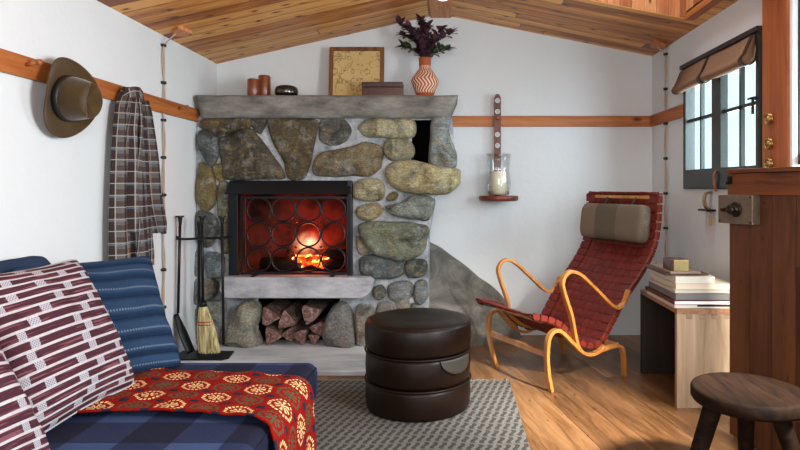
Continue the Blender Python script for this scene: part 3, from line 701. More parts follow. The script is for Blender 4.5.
setp(obj('lidded_bowl', bm, plain('black_lacquer', '#150f0d', .12, 0, .7, coat=.6, bump=0), None, True, loc=(PX(286.5, MY), MY, ZM)), 'low round glossy black lidded bowl on the mantel', 'bowl')
# picture
py0 = 4.52; xw = (PX(384, py0)-PX(329, py0)); hh = PZ(46, py0)-ZM
t = thing('framed_map', 'old yellowed map in a brown wooden frame leaning on the mantel', 'picture', (PX(356.5, py0), py0-.03, ZM)); t.rotation_euler = (math.radians(-6), 0, 0)
bm = bmesh.new(); fr_ = .030; prism(bm, [rect(-xw/2, 0, xw/2, hh), rect(-xw/2+fr_, fr_, xw/2-fr_, hh-fr_)], XZ, 0, .024)
wnorm(obj('frame', bm, wood('frame_wood', '#4d2c18', '#6d4326', '#8a5a36', 2, .4, 40), t), .006, 3)
m = Mt('old_map', '#c9ae74', .7, 0, .2); v = m.co()
vo = m.n('ShaderNodeTexVoronoi', 0, {'feature': 'DISTANCE_TO_EDGE'}, Vector=m.n('ShaderNodeVectorMath', 0, {'operation': 'ADD'}, _0=v, _1=m.n('ShaderNodeTexNoise', 1, Vector=v, Scale=9., Detail=5)), Scale=3.2)
c = m.mix(m.noise(v, 5, 4), '#b99a5c', '#d8c08c'); c = m.mix(m.ramp(vo, (.0, .85), (.05, 0.)), c, '#5d4826'); c = m.mix(m.ramp(m.noise(v, 60, 3), (.62, 0.), (.7, .5)), c, '#6d5630'); m.col(c)
bx('map_sheet', (-xw/2+fr_-.003, .012, fr_-.003), (xw/2-fr_+.003, .016, hh-fr_+.003), m.m, t, bev=0)
# box
by = 4.36
t = thing('wooden_box', 'low reddish wooden box on the mantel in front of the map', 'box', (PX(383, by), by, ZM))
bw = PX(403, by)-PX(363, by); bh = PZ(83, by)-ZM
M['redwood'] = wood('red_mahogany', '#2c0d05', '#45180c', '#5a2414', 0, .35, 30, coat=.3)
bx('box_body', (-bw/2, -.05, 0), (bw/2, .05, bh*.66), M['redwood'], t, bev=.002); bx('lid', (-bw/2-.002, -.052, bh*.68), (bw/2+.002, .052, bh), M['redwood'], t, bev=.003)
# vase
vy = 4.36; k = vy/F
vh = PZ(58, vy)-ZM
t = thing('clay_vase', 'orange terracotta vase with carved white hatching on the mantel', 'vase', (PX(425, vy), vy, ZM))
m = Mt('terracotta', '#b5673f', .75, 0, .25); v = m.co(); s_ = m.sep(v)
an = m.ma('ARCTAN2', s_[1], s_[0]); zz = s_[2]
band = m.ma('ADD', m.ma('MULTIPLY', m.ma('SINE', m.ma('ADD', m.ma('MULTIPLY', an, 22.), m.ma('MULTIPLY', m.ma('PINGPONG', zz, .045), 180.))), .5), .5)
mask = m.ma('MULTIPLY', m.ma('GREATER_THAN', zz, .035), m.ma('LESS_THAN', zz, vh*.80))
f = m.ma('MULTIPLY', m.ramp(band, (.45, 0.), (.6, 1.)), mask)
m.col(m.mix(f, m.mix(m.noise(v, 20, 4), '#8c3e20', '#ad5c36'), '#dcc0aa')); m.bump(m.ma('ADD', f, m.ma('MULTIPLY', m.noise(v, 50, 3), .3)), .6, .004)
bm = bmesh.new(); lathe(bm, [(.042, 0), (.062, .008), (.060, .02), (.075, .05), (.094, .10), (.102, .125), (.099, .135), (.085, .155), (.066, .185), (.055, .20), (.046, .21), (.042, .225), (.044, vh-.01), (.047, vh), (.040, vh), (.036, vh-.05), (0, vh-.06)], 56)
obj('vase_body', bm, m.m, t, True)
VT = Vector((PX(425, vy), vy, ZM+vh))
# foliage
def leafm(name, a, b):
    m = Mt(name, a, .42, 0, .5); v = m.co(); m.col(m.mix(m.noise(v, 12, 3), a, b)); return m.m
M['leafp'] = leafm('purple_leaf', '#34222b', '#5c3c46'); M['leafg'] = leafm('green_leaf', '#20301c', '#4c5c38'); M['stem'] = plain('stem', '#3c2a22', .7)
def leaf(bm, p, d, up, L, Wd):
    d = d.normalized(); s = d.cross(up).normalized(); u = s.cross(d); n = 5; rows = []
    for i in range(n+1):
        q = i/n; wv = Wd*max(0, math.sin(PI*min(1, q*.96+.03)))**.55; c = p+d*L*q+u*(-.25*L*q*q)
        rows.append([bm.verts.new(c-s*wv/2+u*wv*.12), bm.verts.new(c), bm.verts.new(c+s*wv/2+u*wv*.12)])
    for A, B in zip(rows, rows[1:]):
        for k in (0, 1): bm.faces.new((A[k], A[k+1], B[k+1], B[k])).smooth = True
tips = [((399, 24), 0, .3), ((409, 29), 0, -.5), ((420, 22), 0, .4), ((428, 27), 0, -.3), ((442, 30), 0, .2), ((451, 34), 0, -.2), ((403, 47), 1, .3), ((447, 50), 1, .2), ((436, 40), 0, .7), ((415, 36), 0, -.7), ((405, 36), 0, .1), ((423, 36), 0, .1)]
random.seed(11)
names = ['tip at the far upper left', 'tip left of the centre', 'tallest tip left of the ridge beam', 'tip under the ridge beam', 'upper right tip', 'outermost right tip', 'green leaves drooping lowest at left', 'green leaves low at right', 'leaves leaning right of centre', 'dense dark middle leaves', 'short stem inside the left leaves', 'centre stem of the bunch']
for k, ((x, y), gm, dy) in enumerate(tips):
    t = thing('leafy_branch', 'dark purple leafy branch in the clay vase, '+names[k] if not gm else 'green leafy branch in the clay vase, '+names[k], 'branch', VT+Vector((0, 0, -.02)), group='leafy branches in the clay vase')
    Y = vy+dy*.14; tip = Vector((PX(x, Y), Y, PZ(y, Y)))-Vector(t.location)
    mid = tip*.5+Vector((-tip.x*.18, 0, tip.z*.1)); path = smooth_path([Vector((tip.x*.08, 0, -.08)), Vector((tip.x*.1, 0, .02)), mid, tip], 6)
    bm = bmesh.new(); tube(bm, path, [.004*(1-.6*i/len(path)) for i in range(len(path))], 6); obj('stem', bm, M['stem'], t, True)
    bm = bmesh.new()
    for i in range(6, len(path)):
        for q in range(3 if i < len(path)-1 else 6):
            d = Vector((random.uniform(-1, 1), random.uniform(-.9, .9), random.uniform(-.2, .9)))+(path[i]-path[i-1]).normalized()*.6
            leaf(bm, path[i], d, Vector((0, -.3, 1)), random.uniform(.050, .075), random.uniform(.036, .050))
    obj('leaves', bm, M['leafg'] if gm or k in (9,) and False else M['leafp'], t, normals=False)
# ------------------------------------------------------------- candle sconce
t = thing('candle_sconce', 'wooden wall sconce with a perforated strap hanging from the rail peg', 'sconce', (.364, YB, 1.085))
M['dwood'] = wood('dark_red_wood', '#4a1f14', '#6b3020', '#81402c', 2, .4, 36)
z0 = 1.085; top = PZ(94, 4.60)-z0
bm = bmesh.new(); hw = .027
holes = [[(  .0145*math.cos(a), PZ(y, 4.6)-z0+  .0145*math.sin(a)) for a in [2*PI*i/18 for i in range(18)]] for y in (100.5, 111.5, 134.5, 145.5)]
prism(bm, [[(-hw, .0), (hw, .0), (hw, top-.03), (.012, top), (-.012, top), (-hw, top-.03)]]+holes, XZ, -.055, -.040)
obj('back_strap', bm, M['dwood'], t)
for h_ in holes:
    bm = bmesh.new(); cx = sum(p[0] for p in h_)/18; cz = sum(p[1] for p in h_)/18; tube(bm, [(cx+.016*math.cos(a), -.057, cz+.016*math.sin(a)) for a in [2*PI*i/20 for i in range(20)]], .003, 6, closed=True); obj('eyelet', bm, M['whitep'], t, True)
shy = -.165
bm = bmesh.new(); lathe(bm, [(0, -.042), (.125, -.040), (.145, -.034), (.148, -.02), (.148, -.004), (.143, 0), (0, 0)], 48, c=(0, shy, 0)); obj('shelf', bm, M['dwood'], t, True)
bm = bmesh.new(); box(bm, (-.02, -.06, -.03), (.02, -.0, -.002)); obj('bracket', bm, M['dwood'], t)
gl = Mt('clear_glass', '#ffffff', .02); gl.set('Transmission Weight', 1.); gl.set('IOR', 1.12)
tt = gl.t; trn = tt.nodes.new('ShaderNodeBsdfTransparent'); trn.inputs[0].default_value = (.97, .98, .98, 1); gg = tt.nodes.new('ShaderNodeBsdfGlossy'); gg.inputs[1].default_value = .04
lw = tt.nodes.new('ShaderNodeLayerWeight'); lw.inputs[0].default_value = .55; mx = tt.nodes.new('ShaderNodeMixShader')
tt.links.new(gl.ramp(lw.outputs[1], (.1, .03), (.8, .35), (1., .8)), mx.inputs[0]); tt.links.new(trn.outputs[0], mx.inputs[1]); tt.links.new(gg.outputs[0], mx.inputs[2]); tt.links.new(mx.outputs[0], gl.out.inputs[0])
t2 = thing('glass_hurricane', 'clear glass hurricane shade around the candle on the sconce', 'candle glass', (.364, YB+shy, z0))
bm = bmesh.new(); lathe(bm, [(.06, .002), (.078, .006), (.088, .05), (.092, .09), (.082, .16), (.080, .20), (.086, .26), (.094, .315), (.091, .316), (.083, .26), (.077, .20), (.079, .16), (.089, .09), (.085, .05), (.075, .01), (.05, .006)], 48)
obj('glass_shade', bm, gl.m, t2, True)
t3 = thing('pillar_candle', 'cream pillar candle inside the glass on the sconce', 'candle', (.364, YB+shy, z0+.008))
m = Mt('wax', '#e6dcc2', .5, 0, .4); m.set('Subsurface Weight', .15); bm = bmesh.new(); lathe(bm, [(.06, 0), (.064, .004), (.064, .165), (.06, .172), (.045, .168), (0, .166)], 40); obj('wax', bm, m.m, t3, True)
bm = bmesh.new(); cyl(bm, (0, 0, .16), (.002, 0, .185), .0015, seg=6); obj('wick', bm, M['iron'], t3)
# ------------------------------------------------------------- fire tools
ty = 3.97
t = thing('fire_tool_stand', 'black iron fire tool stand at the left end of the hearth', 'fire tool stand', (PX(199, ty), ty, .030))
ox = t.location.x
def tp(px, py, y=ty): return Vector((PX(px, y)-ox, y-ty, PZ(py, y)-.030))
bm = bmesh.new(); prism(bm, [[(-.17, -.10), (.19, -.10), (.22, -.06), (.20, .09), (-.14, .10), (-.17, .06)]], XY, 0, .012); wnorm(obj('base_plate', bm, M['black'], t), .002)
bm = bmesh.new(); cyl(bm, (0, 0, .01), tp(199, 226), .010, seg=12); p = tp(199, 226); cyl(bm, p, p+Vector((0, 0, .03)), .016, .012, 12); obj('pole', bm, M['black'], t)
bm = bmesh.new(); z = tp(199, 238).z; tube(bm, smooth_path([tp(176, 236.5), tp(182, 239), tp(200, 238.5), tp(224, 237.5), tp(231, 236)]), .008, 8)
for x in (182, 204, 224): tube(bm, [tp(x, 238.5)+Vector((.022*math.cos(a), -.02+.022*math.sin(a), 0)) for a in [PI*1.1*i/8+PI for i in range(9)]], .006, 8)
obj('cross_bar', bm, M['black'], t)
def tool(name, lab, xt, yt, xb, yb):
    q = thing(name, lab, name.replace('_', ' ').replace('hearth ', '').replace('fire ', ''), t.location)
    a = tp(xt, yt)+Vector((0, -.035, 0)); b = tp(xb, yb)+Vector((0, -.035, 0)); bm = bmesh.new(); cyl(bm, a, b, .009, .009, 12)
    obj('shaft', bm, M['black'], q, True)
    bm = bmesh.new(); cyl(bm, a+Vector((0, 0, -.05)), a+Vector((0, 0, .0)), .009, .015, 12); cyl(bm, a, a+Vector((0, 0, .010)), .025, .025, 12); obj('handle', bm, M['black'], q); return q, b
q, b = tool('hearth_shovel', 'black iron shovel hanging at the left of the tool stand', 182.5, 217, 180.5, 312)
bm = bmesh.new(); p0 = b; p1 = tp(196, 352)+Vector((0, -.03, .015))
d = (p1-p0).normalized(); s = Vector((0, 1, 0)); 
def shov(a_, b_):
    wd = .035+.075*min(1, b_*2.2); off = (a_-.5)*wd
    return p0+(p1-p0)*b_+s*off+d.cross(s)*(-.022*(abs(a_-.5)*2)**2+.0)
bm = grid(shov, 8, 12); o = obj('blade', bm, M['black'], q, True); so = o.modifiers.new('s', 'SOLIDIFY'); so.thickness = .004
q, b = tool('hearth_broom', 'straw hearth broom with a red stitched band and black handle', 204, 217, 205, 300)
bt = tp(211.5, 351)+Vector((0, -.035, 0)); bm = bmesh.new(); cyl(bm, b+Vector((0, 0, .0)), b+Vector((0, 0, -.035)), .022, .028, 18); obj('ferrule', bm, M['black'], q, True)
a = b+Vector((0, 0, -.03)); random.seed(4)
bm = bmesh.new()
for i in range(420):
    an = random.random()*2*PI; rr = math.sqrt(random.random()); e = bt+Vector((.072*rr*math.cos(an), .035*rr*math.sin(an), random.uniform(-.003, .02))); s0 = a+Vector((.022*rr*math.cos(an), .018*rr*math.sin(an), 0))
    m1 = s0.lerp(e, .5)+Vector((.012*rr*math.cos(an), 0, 0)); tube(bm, [s0, m1, e], .0024, 4)
m = Mt('broom_straw', '#c9ad6a', .8); v = m.co(); m.col(m.ramp(m.noise(m.map(v, (1, 1, .05)), 90, 3), (.35, '#8f8258'), (.5, '#c6b884'), (.65, '#e8deb8')))
setp(obj('straw', bm, m.m, q), kind='stuff')
bm = bmesh.new()
for f_ in (.34, .40):
    c = a.lerp(bt, f_); tube(bm, [c+Vector(((.040+.016*f_)*math.cos(k), .028*math.sin(k), 0)) for k in [2*PI*i/24 for i in range(24)]], .0035, 6, closed=True)
obj('red_stitching', bm, plain('red_thread', '#b02a22', .8), q, True)
tool('hearth_poker', 'black iron poker hanging at the right of the tool stand', 224, 217, 225.5, 343)
# ------------------------------------------------------------- rug
m = Mt('woven_rug', '#8a8778', .95, 0, .1); xyz = m.sep(m.co())
row = m.ma('DIVIDE', m.ma('ADD', xyz[1], m.ma('MULTIPLY', m.ma('SINE', m.ma('MULTIPLY', xyz[0], 11.)), .014)), .078); ri = m.ma('FLOOR', row); rf = m.ma('SUBTRACT', row, ri)
xx = m.ma('ADD', m.ma('DIVIDE', xyz[0], .040), m.ma('ADD', m.ma('MULTIPLY', ri, .5), m.ma('MULTIPLY', m.ma('SINE', m.ma('MULTIPLY', rf, 6.28)), .22)))
sx = m.ma('SINE', m.ma('MULTIPLY', xx, 6.2832)); sy_ = m.ma('SINE', m.ma('MULTIPLY', rf, 3.1416))
f = m.ma('MULTIPLY', m.ramp(m.ma('ADD', m.ma('MULTIPLY', sx, .5), .5), (.42, 0.), (.58, 1.)), m.ramp(sy_, (.15, .3), (.4, 1.)))
c = m.mix(f, '#6f6f6e', '#31312f'); c = m.mix(m.ma('MULTIPLY', m.noise(m.co(), 120, 2), .35), c, '#8d8a80')
m.col(c); m.bump(m.ma('ADD', f, m.noise(m.co(), 240, 2)), .8, .004)
t = thing('woven_rug', 'flat woven grey rug with a pale wavy pattern and fringe under the ottoman', 'rug', (-.5, 2.2, 0))
bx('rug_field', (-1.15, -1.45, .001), (.85, 1.33, .012), m.m, t, bev=.003)
bm = bmesh.new(); random.seed(9)
for i in range(250):
    x = -1.15+2.0*i/250+.004; y = 1.33; l = random.uniform(.025, .055); dx = random.uniform(-.018, .018)
    tube(bm, [(x, y-.005, .008), (x+dx*.5, y+l*.5, .012), (x+dx, y+l, .003)], .0022, 4)
setp(obj('fringe', bm, plain('fringe_yarn', '#8d897c', .95), t), kind='stuff')
# ------------------------------------------------------------- ottoman
oy, r = 3.155, .272
t = thing('leather_ottoman', 'round dark brown leather ottoman of three stitched tiers on the rug', 'ottoman', (-.168, oy, .012))
m = Mt('brown_leather', '#21150d', .42, 0, .22, coat=.0); v = m.co(); m.col(m.mix(m.noise(v, 3.2, 4), '#0d0604', '#22130a')); m.bump(m.ma('ADD', m.noise(v, 4, 3), m.ma('MULTIPLY', m.noise(v, 180, 3), .06)), .35, .012); m.set('Roughness', m.ramp(m.noise(v, 6, 4), (.3, .34), (.7, .5)))
def tier(z0, z1, ra, top=False):
    pr = [(ra-.02, z0), (ra-.006, z0+.004), (ra+.000, z0+.02), (ra+.003, (z0+z1)/2), (ra+.000, z1-.02)]
    if not top: pr += [(ra-.006, z1-.004), (ra-.02, z1)]
    else: pr += [(ra-.004, z1-.012), (ra-.014, z1-.003), (ra-.03, z1+.002), (ra-.08, z1+.004), (ra*.5, z1-.002), (ra*.2, z1-.006), (.0, z1-.007)]
    bm = bmesh.new(); lathe(bm, pr, 72); return bm
for nm, z0, z1, ra, tp_ in (('lower_tier', 0, .145, r, 0), ('middle_tier', .149, .298, r, 0), ('top_tier', .302, .452, r+.004, 1)): obj(nm, tier(z0, z1, ra, tp_), m.m, t, True)
for z in (.147, .300):
    bm = bmesh.new(); tube(bm, [((r+.0035)*math.cos(a), (r+.0035)*math.sin(a), z) for a in [2*PI*i/72 for i in range(72)]], .0055, 8, closed=True); obj('piping', bm, m.m, t, True)
bm = bmesh.new(); tube(bm, [((r-.008)*math.cos(a), (r-.008)*math.sin(a), .444) for a in [2*PI*i/72 for i in range(72)]], .005, 8, closed=True); obj('piping', bm, m.m, t, True)
def tab(a, b):
    an = math.radians(-64+44*a); wz = .043*math.sqrt(max(0, 1-(2*a-1)**2)); rr = r+.008+.012*b*(wz/.043)
    return Vector((rr*math.cos(an), rr*math.sin(an), -.0+.292-wz*b*1.7))
ml = plain('grey_leather_tab', '#36322d', .45, coat=.0); bm = grid(tab, 16, 6); o = obj('pull_tab', bm, ml, t, True); o.modifiers.new('s', 'SOLIDIFY').thickness = .006
# ------------------------------------------------------------- lounge chair
CO = Vector((.923, 3.89, 0)); FW = Vector((-.868, -.496, 0)); SD = Vector((.496, -.868, 0))
t = thing('lounge_chair', 'bentwood lounge chair with red woven leather webbing right of the fireplace', 'lounge chair', CO)
def cw(u, s, z): return FW*u+SD*s+Vector((0, 0, z))
M['birch'] = wood('bent_birch', '#9a5c22', '#b87a3a', '#ca9052', 2, .32, 18, .5, coat=.35)
for s in (-1, 1):
    arm = [(.006, .530), (.022, .495), (.055, .450), (.098, .433), (.150, .455), (.210, .505), (.300, .580), (.365, .632), (.416, .662), (.465, .672), (.505, .650), (.522, .608), (.510, .560), (.491, .510), (.457, .424), (.436, .336), (.416, .262), (.385, .214), (.34, .190), (.29, .184), (.24, .196), (.205, .222)]
    pts = [cw(u, s*.316, z) for u, z in arm]
    bm = bmesh.new(); ribbon(bm, smooth_path(pts, 5), SD, .034, .019); wnorm(obj('armrest', bm, M['birch'], t), .004, 3)
    leg = [(.565, 0, .275), (.590, .09, .28), (.606, .18, .287), (.610, .26, .294), (.603, .315, .300), (.575, .345, .304), (.535, .345, .307), (.490, .310, .310), (.440, .262, .314), (.385, .212, .316)]
    bm = bmesh.new(); ribbon(bm, smooth_path([cw(u, s*q-.0, z) for u, z, q in leg], 5), SD, .034, .021); wnorm(obj('leg', bm, M['birch'], t), .004, 3)
    leg = [(.002, 0, .278), (.012, .07, .285), (.028, .14, .295), (.055, .188, .303), (.105, .205, .31), (.17, .206, .314), (.25, .196, .316)]
    bm = bmesh.new(); ribbon(bm, smooth_path([cw(u, s*q, z) for u, z, q in leg], 5), SD, .034, .021); wnorm(obj('leg', bm, M['birch'], t), .004, 3)
bm = bmesh.new(); ribbon(bm, [cw(.602, -.282+.564*i/6, .215) for i in range(7)], FW, .018, .032); obj('stretcher', bm, M['birch'], t)
bm = bmesh.new(); ribbon(bm, [cw(.075, -.295+.59*i/6, .20) for i in range(7)], FW, .018, .030); obj('stretcher', bm, M['birch'], t)
prof = [(.672, .412), (.698, .420), (.712, .440), (.690, .447), (.640, .436), (.560, .412), (.500, .380), (.440, .325), (.385, .280), (.330, .250), (.270, .236), (.225, .243), (.195, .268), (.150, .330), (.095, .405), (.020, .500), (-.065, .588), (-.140, .672), (-.195, .750), (-.228, .830), (-.243, .92), (-.250, 1.02), (-.252, 1.108), (-.262, 1.126), (-.276, 1.105)]
sp = smooth_path([Vector((u, 0, z)) for u, z in prof], 5)
Ls = [0]
for a, b in zip(sp, sp[1:]): Ls.append(Ls[-1]+(b-a).length)
def hw_at(q): return .272+.035*q
def shell_pt(q, s, off=0.):
    Lq = q*Ls[-1]; i = 0
    while i < len(sp)-2 and Ls[i+1] < Lq: i += 1
    f = (Lq-Ls[i])/(Ls[i+1]-Ls[i]); p = sp[i].lerp(sp[i+1], max(0, min(1, f))); d = (sp[i+1]-sp[i]).normalized(); nn = Vector((d.z, 0, -d.x))
    sag = -.014*(1-abs(s)**2.5)
    p = p+nn*(off+sag); return cw(p.x, s*hw_at(q), p.z)
for s in (-1, 1):
    bm = bmesh.new(); ribbon(bm, [shell_pt(i/70, s*.98, -.016) for i in range(4, 68)], SD, .020, .026); wnorm(obj('seat_frame', bm, M['birch'], t), .003, 2)
bm = bmesh.new(); ribbon(bm, [cw(-.262, -.27+.54*i/6, 1.085) for i in range(7)], FW, .018, .02); obj('seat_frame', bm, M['birch'], t)
bm = bmesh.new(); ribbon(bm, [cw(.600, -.24+.48*i/6, .392) for i in range(7)], FW, .018, .02); obj('seat_frame', bm, M['birch'], t)
m = Mt('red_webbing', '#7c2017', .5, 0, .4); uvs = m.sep(m.co('UV'))
NW, NL = 11, 30
a_ = m.ma('MULTIPLY', uvs[0], float(NW)); b_ = m.ma('MULTIPLY', uvs[1], float(NL)); ia = m.ma('FLOOR', a_); ib = m.ma('FLOOR', b_)
fa = m.ma('SUBTRACT', a_, ia); fb = m.ma('SUBTRACT', b_, ib)
par = m.ma('MODULO', m.ma('ADD', ia, ib), 2.)
ha = m.ma('SINE', m.ma('MULTIPLY', fa, PI)); hb = m.ma('SINE', m.ma('MULTIPLY', fb, PI))
hgt = m.ma('ADD', m.ma('MULTIPLY', par, m.ma('MULTIPLY', m.ma('POWER', hb, .35), ha)), m.ma('MULTIPLY', m.ma('SUBTRACT', 1., par), m.ma('MULTIPLY', m.ma('POWER', ha, .35), hb)))
rn = m.n('ShaderNodeTexWhiteNoise', 0, {'noise_dimensions': '2D'}, Vector=m.comb(ia, ib))
c = m.mix(rn, '#5f170e', '#722014'); c = m.mix(m.ramp(hgt, (.04, 1.), (.30, 0.)), c, '#2c0a06'); m.col(c); m.bump(hgt, .8, .006)
bm = grid(lambda a, b: shell_pt(b, (2*a-1), .0), 28, 90); o = obj('webbing', bm, m.m, t, True); so = o.modifiers.new('s', 'SOLIDIFY'); so.thickness = .006; so.offset = -1
# straps wrapped round the side rails
mred = plain('red_strap', '#681c12', .5, var=.2)
for s in (-1, 1):
    bm = bmesh.new()
    for i in range(30):
        q0 = (i+.08)/30; q1 = (i+.92)/30
        rows = []
        for q in (q0, q1):
            rows.append([shell_pt(q, s*(1+da/.2), o_) for da, o_ in ((-.04, .0045), (.010, .004), (.016, -.002), (.016, -.028), (.010, -.035), (-.018, -.035))])
        V = [[bm.verts.new(p) for p in rr] for rr in rows]
        for k in range(5): bm.faces.new((V[0][k], V[0][k+1], V[1][k+1], V[1][k]))
    obj('edge_straps', bm, mred, t)['kind'] = 'stuff'
# neck pillow
m = Mt('checked_wool', '#857566', .95, 0, .1); uvs = m.sep(m.co('UV'))
def chk(u, v, n): return m.ma('MODULO', m.ma('ADD', m.ma('FLOOR', m.ma('MULTIPLY', u, n)), m.ma('FLOOR', m.ma('MULTIPLY', v, n))), 2.)
big = m.ma('ADD', m.ma('GREATER_THAN', uvs[0], .16), m.ma('MULTIPLY', m.ma('GREATER_THAN', uvs[0], .35), -.6))
fine = chk(uvs[0], uvs[1], 150.)
c = m.mix(fine, m.mix(big, '#6e6154', '#4f483c'), m.mix(big, '#7f6d5e', '#6b6256')); m.col(c); m.bump(m.ma('ADD', fine, m.noise(m.co(), 150, 2)), .4, .003)
t2 = thing('neck_pillow', 'grey brown woven neck pillow strapped to the top of the lounge chair', 'pillow', CO)
qc = .853; pc = shell_pt(qc, 0); pu = (shell_pt(qc+.04, 0)-shell_pt(qc-.04, 0)).normalized(); pn = pu.cross(SD); pn = pn if pn.dot(FW) > 0 else -pn
def rollp(a, b):
    an = 2*PI*a; e = abs(2*b-1); sh = (1-max(0, (e-.86)/.14)**2.2*.35) if e < 1 else .0
    ca, sa = math.cos(an), math.sin(an); k = (abs(ca)**4+abs(sa)**4)**-.25
    h_, d_ = .120, .058
    return pc+pn*(.062+d_*k*ca*sh*(1 if ca > 0 else .85))+pu*(h_*k*sa*sh)+SD*((2*b-1)*.285)
bm = grid(rollp, 44, 40, True, lambda a, b: (b*.57, a*.55)); bmesh.ops.holes_fill(bm, edges=[e for e in bm.edges if e.is_boundary]); obj('pillow_body', bm, m.m, t2, True)
for s in (-.55, .62):
    bm = bmesh.new(); q = smooth_path([pc+pn*.06+pu*.10+SD*s*.2, pc+pn*.045+pu*.13+SD*s*.205, pc+pn*.012+pu*.19+SD*s*.22, pc-pn*.01+pu*.21+SD*s*.22, pc-pn*.03+pu*.19+SD*s*.22, pc-pn*.03+pu*.05+SD*s*.22], 5); ribbon(bm, q, SD, .012, .004); obj('strap', bm, ml, t2)
# ------------------------------------------------------------- side table
M['oakz'] = wood('pale_oak', '#806a54', '#a08a70', '#b29c84', 2, .5, 18)
M['oaktop'] = wood('oiled_oak_top', '#6a4a34', '#8a6448', '#a37c5c', 1, .45, 22)
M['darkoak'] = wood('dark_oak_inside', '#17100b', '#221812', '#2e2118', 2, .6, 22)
tx0, tx1, ty0, ty1, tz = 1.180, 1.555, 3.12, 3.72, .516
t = thing('side_table', 'low oak side table with dovetailed corners standing by the right wall', 'side table', (tx0, ty0, 0))
W_, D_ = tx1-tx0, ty1-ty0
bx('front_panel', (0, 0, 0), (W_, .028, tz-.028), M['oakz'], t, bev=.001)
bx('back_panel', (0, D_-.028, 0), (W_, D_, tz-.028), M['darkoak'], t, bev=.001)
bx('top', (0, -.001, tz-.027), (W_, D_, tz), M['oaktop'], t, bev=.001)
eg = wood('end_grain', '#6b5544', '#8f7662', '#a08874', 0, .6, 60)
for i in range(5):
    x = .045+i*.066; z = tz-.0275; w1 = .038; bm = bmesh.new()
    vs = [bm.verts.new(p) for y in (-.0008, .01) for p in ((x, y, z), (x+w1, y, z), (x+w1-.004, y, z-.026), (x+.004, y, z-.026))]
    for f in ((0, 1, 2, 3), (4, 7, 6, 5), (0, 4, 5, 1), (1, 5, 6, 2), (2, 6, 7, 3), (3, 7, 4, 0)): bm.faces.new([vs[k] for k in f])
    obj('dovetail', bm, eg, t)
# books
def bookmat(name, c, r=.55): return plain(name, c, r, var=.08, scale=8, bump=.03)
pg = Mt('paper_pages', '#eee8da', .9); pv = pg.sep(pg.co()); pg.col(pg.mix(pg.noise(pg.map(pg.co(), (1, 1, 40)), 30, 2), '#bdb4a2', '#d8d0c0'))
M['pages'] = pg.m
zz = tz+.0005
books = [ # x0,x1,y0,y1,height,cover,label
 (1.172, 1.500, 3.135, 3.57, .018, '#c9c6c0', 'thin white book with a black band at the very bottom of the stack', 1),
 (1.170, 1.520, 3.130, 3.60, .021, '#54201c', 'book with a dark red back and white edges, second from the bottom of the stack', 2),
 (1.185, 1.535, 3.150, 3.58, .036, '#6f6f6e', 'thick grey book in the lower half of the stack', 0),
 (1.178, 1.500, 3.140, 3.56, .016, '#bdb8ae', 'thin white book lying on the thick grey one', 0),
 (1.190, 1.500, 3.160, 3.55, .029, '#cfc5b0', 'cream book in the middle of the stack', 0),
 (1.192, 1.400, 3.170, 3.54, .037, '#d2cfc6', 'thick white book in the upper half of the stack', 0),
 (1.150, 1.380, 3.200, 3.56, .012, '#5c4438', 'thin brown book second from the top of the stack', 0),
 (1.168, 1.330, 3.180, 3.50, .013, '#8c7768', 'thin taupe book on top of the stack', 0)]
for k, (a, b, c_, d_, h_, colr, lab, spc) in enumerate(books):
    q = thing('book', lab, 'book', (a, c_, zz), group='books stacked on the side table')
    mt = bookmat('cover_%d' % k, colr); w2, d2 = b-a, d_-c_; th = .0028
    bm = bmesh.new(); box(bm, (0, 0, 0), (w2, d2, th)); box(bm, (0, 0, h_-th), (w2, d2, h_)); box(bm, (0, 0, th), (th, d2, h_-th)); 
    wnorm(obj('cover', bm, mt, q), .0008, 1)
    bx('pages', (th, .004, th), (w2-.004, d2-.004, h_-th), M['pages'], q, bev=0)
    bx('spine_edge', (th, -.0005, th), (w2-.001, .004, h_-th), mt if k not in (1,) else M['whitep'], q, bev=0)
    if spc == 1: bx('black_band', (.12, -.001, h_*.45), (w2, .0, h_-th*.2), M['black'], q, bev=0)
    zz += h_+.0006
q = thing('match_striker', 'small block of dark wood with a polished brass face on the books', 'block', (1.176, 3.185, zz))
bx('wood_block', (0, .006, 0), (.092, .13, .060), M['redwood'], q, bev=.002); bx('brass_face', (.012, -.0, 0), (.092, .006, .058), M['brass'], q, bev=.001)
# ------------------------------------------------------------- stool
sx_, sy2, sr_ = 1.084, 2.18, .196
t = thing('wooden_stool', 'round dark wooden three legged stool at the right edge', 'stool', (sx_, sy2, 0))
m = Mt('dark_stool_wood', '#2c1b12', .75, 0, .12); v = m.co(); g_ = m.noise(m.map(v, (1, .12, 1), rot=(0, 0, .5)), 30, 5, .6, 1.); m.col(m.ramp(g_, (.35, '#0d0704'), (.6, '#22140a'))); m.bump(g_, .3, .005)
bm = bmesh.new(); pr_ = [(0, .362), (.165, .362), (.188, .368), (.196, .380), (.196, .410), (.191, .418), (.18, .420), (.10, .418), (0, .417)]
lathe(bm, pr_, 56)
for v_ in bm.verts:
    an = math.atan2(v_.co.y, v_.co.x); f_ = 1+.012*mnoise.noise(Vector((math.cos(an)*2, math.sin(an)*2, 0))); v_.co.x *= f_; v_.co.y *= f_
obj('seat', bm, m.m, t, True)
for x0, x1, yy0, yy1 in ((704, 682, .05, .03), (746, 745, -.12, -.20), (778, 803, .06, .10)):
    pass
for (ax, ay, bx2, by2) in ((-.12, .0, -.255, -.03), (.04, .10, .09, .20), (.085, -.02, .21, -.04)):
    bm = bmesh.new(); cyl(bm, (ax, ay, .380), (bx2, by2, .0), .034, .026, 12); wnorm(obj('leg', bm, m.m, t), .003)
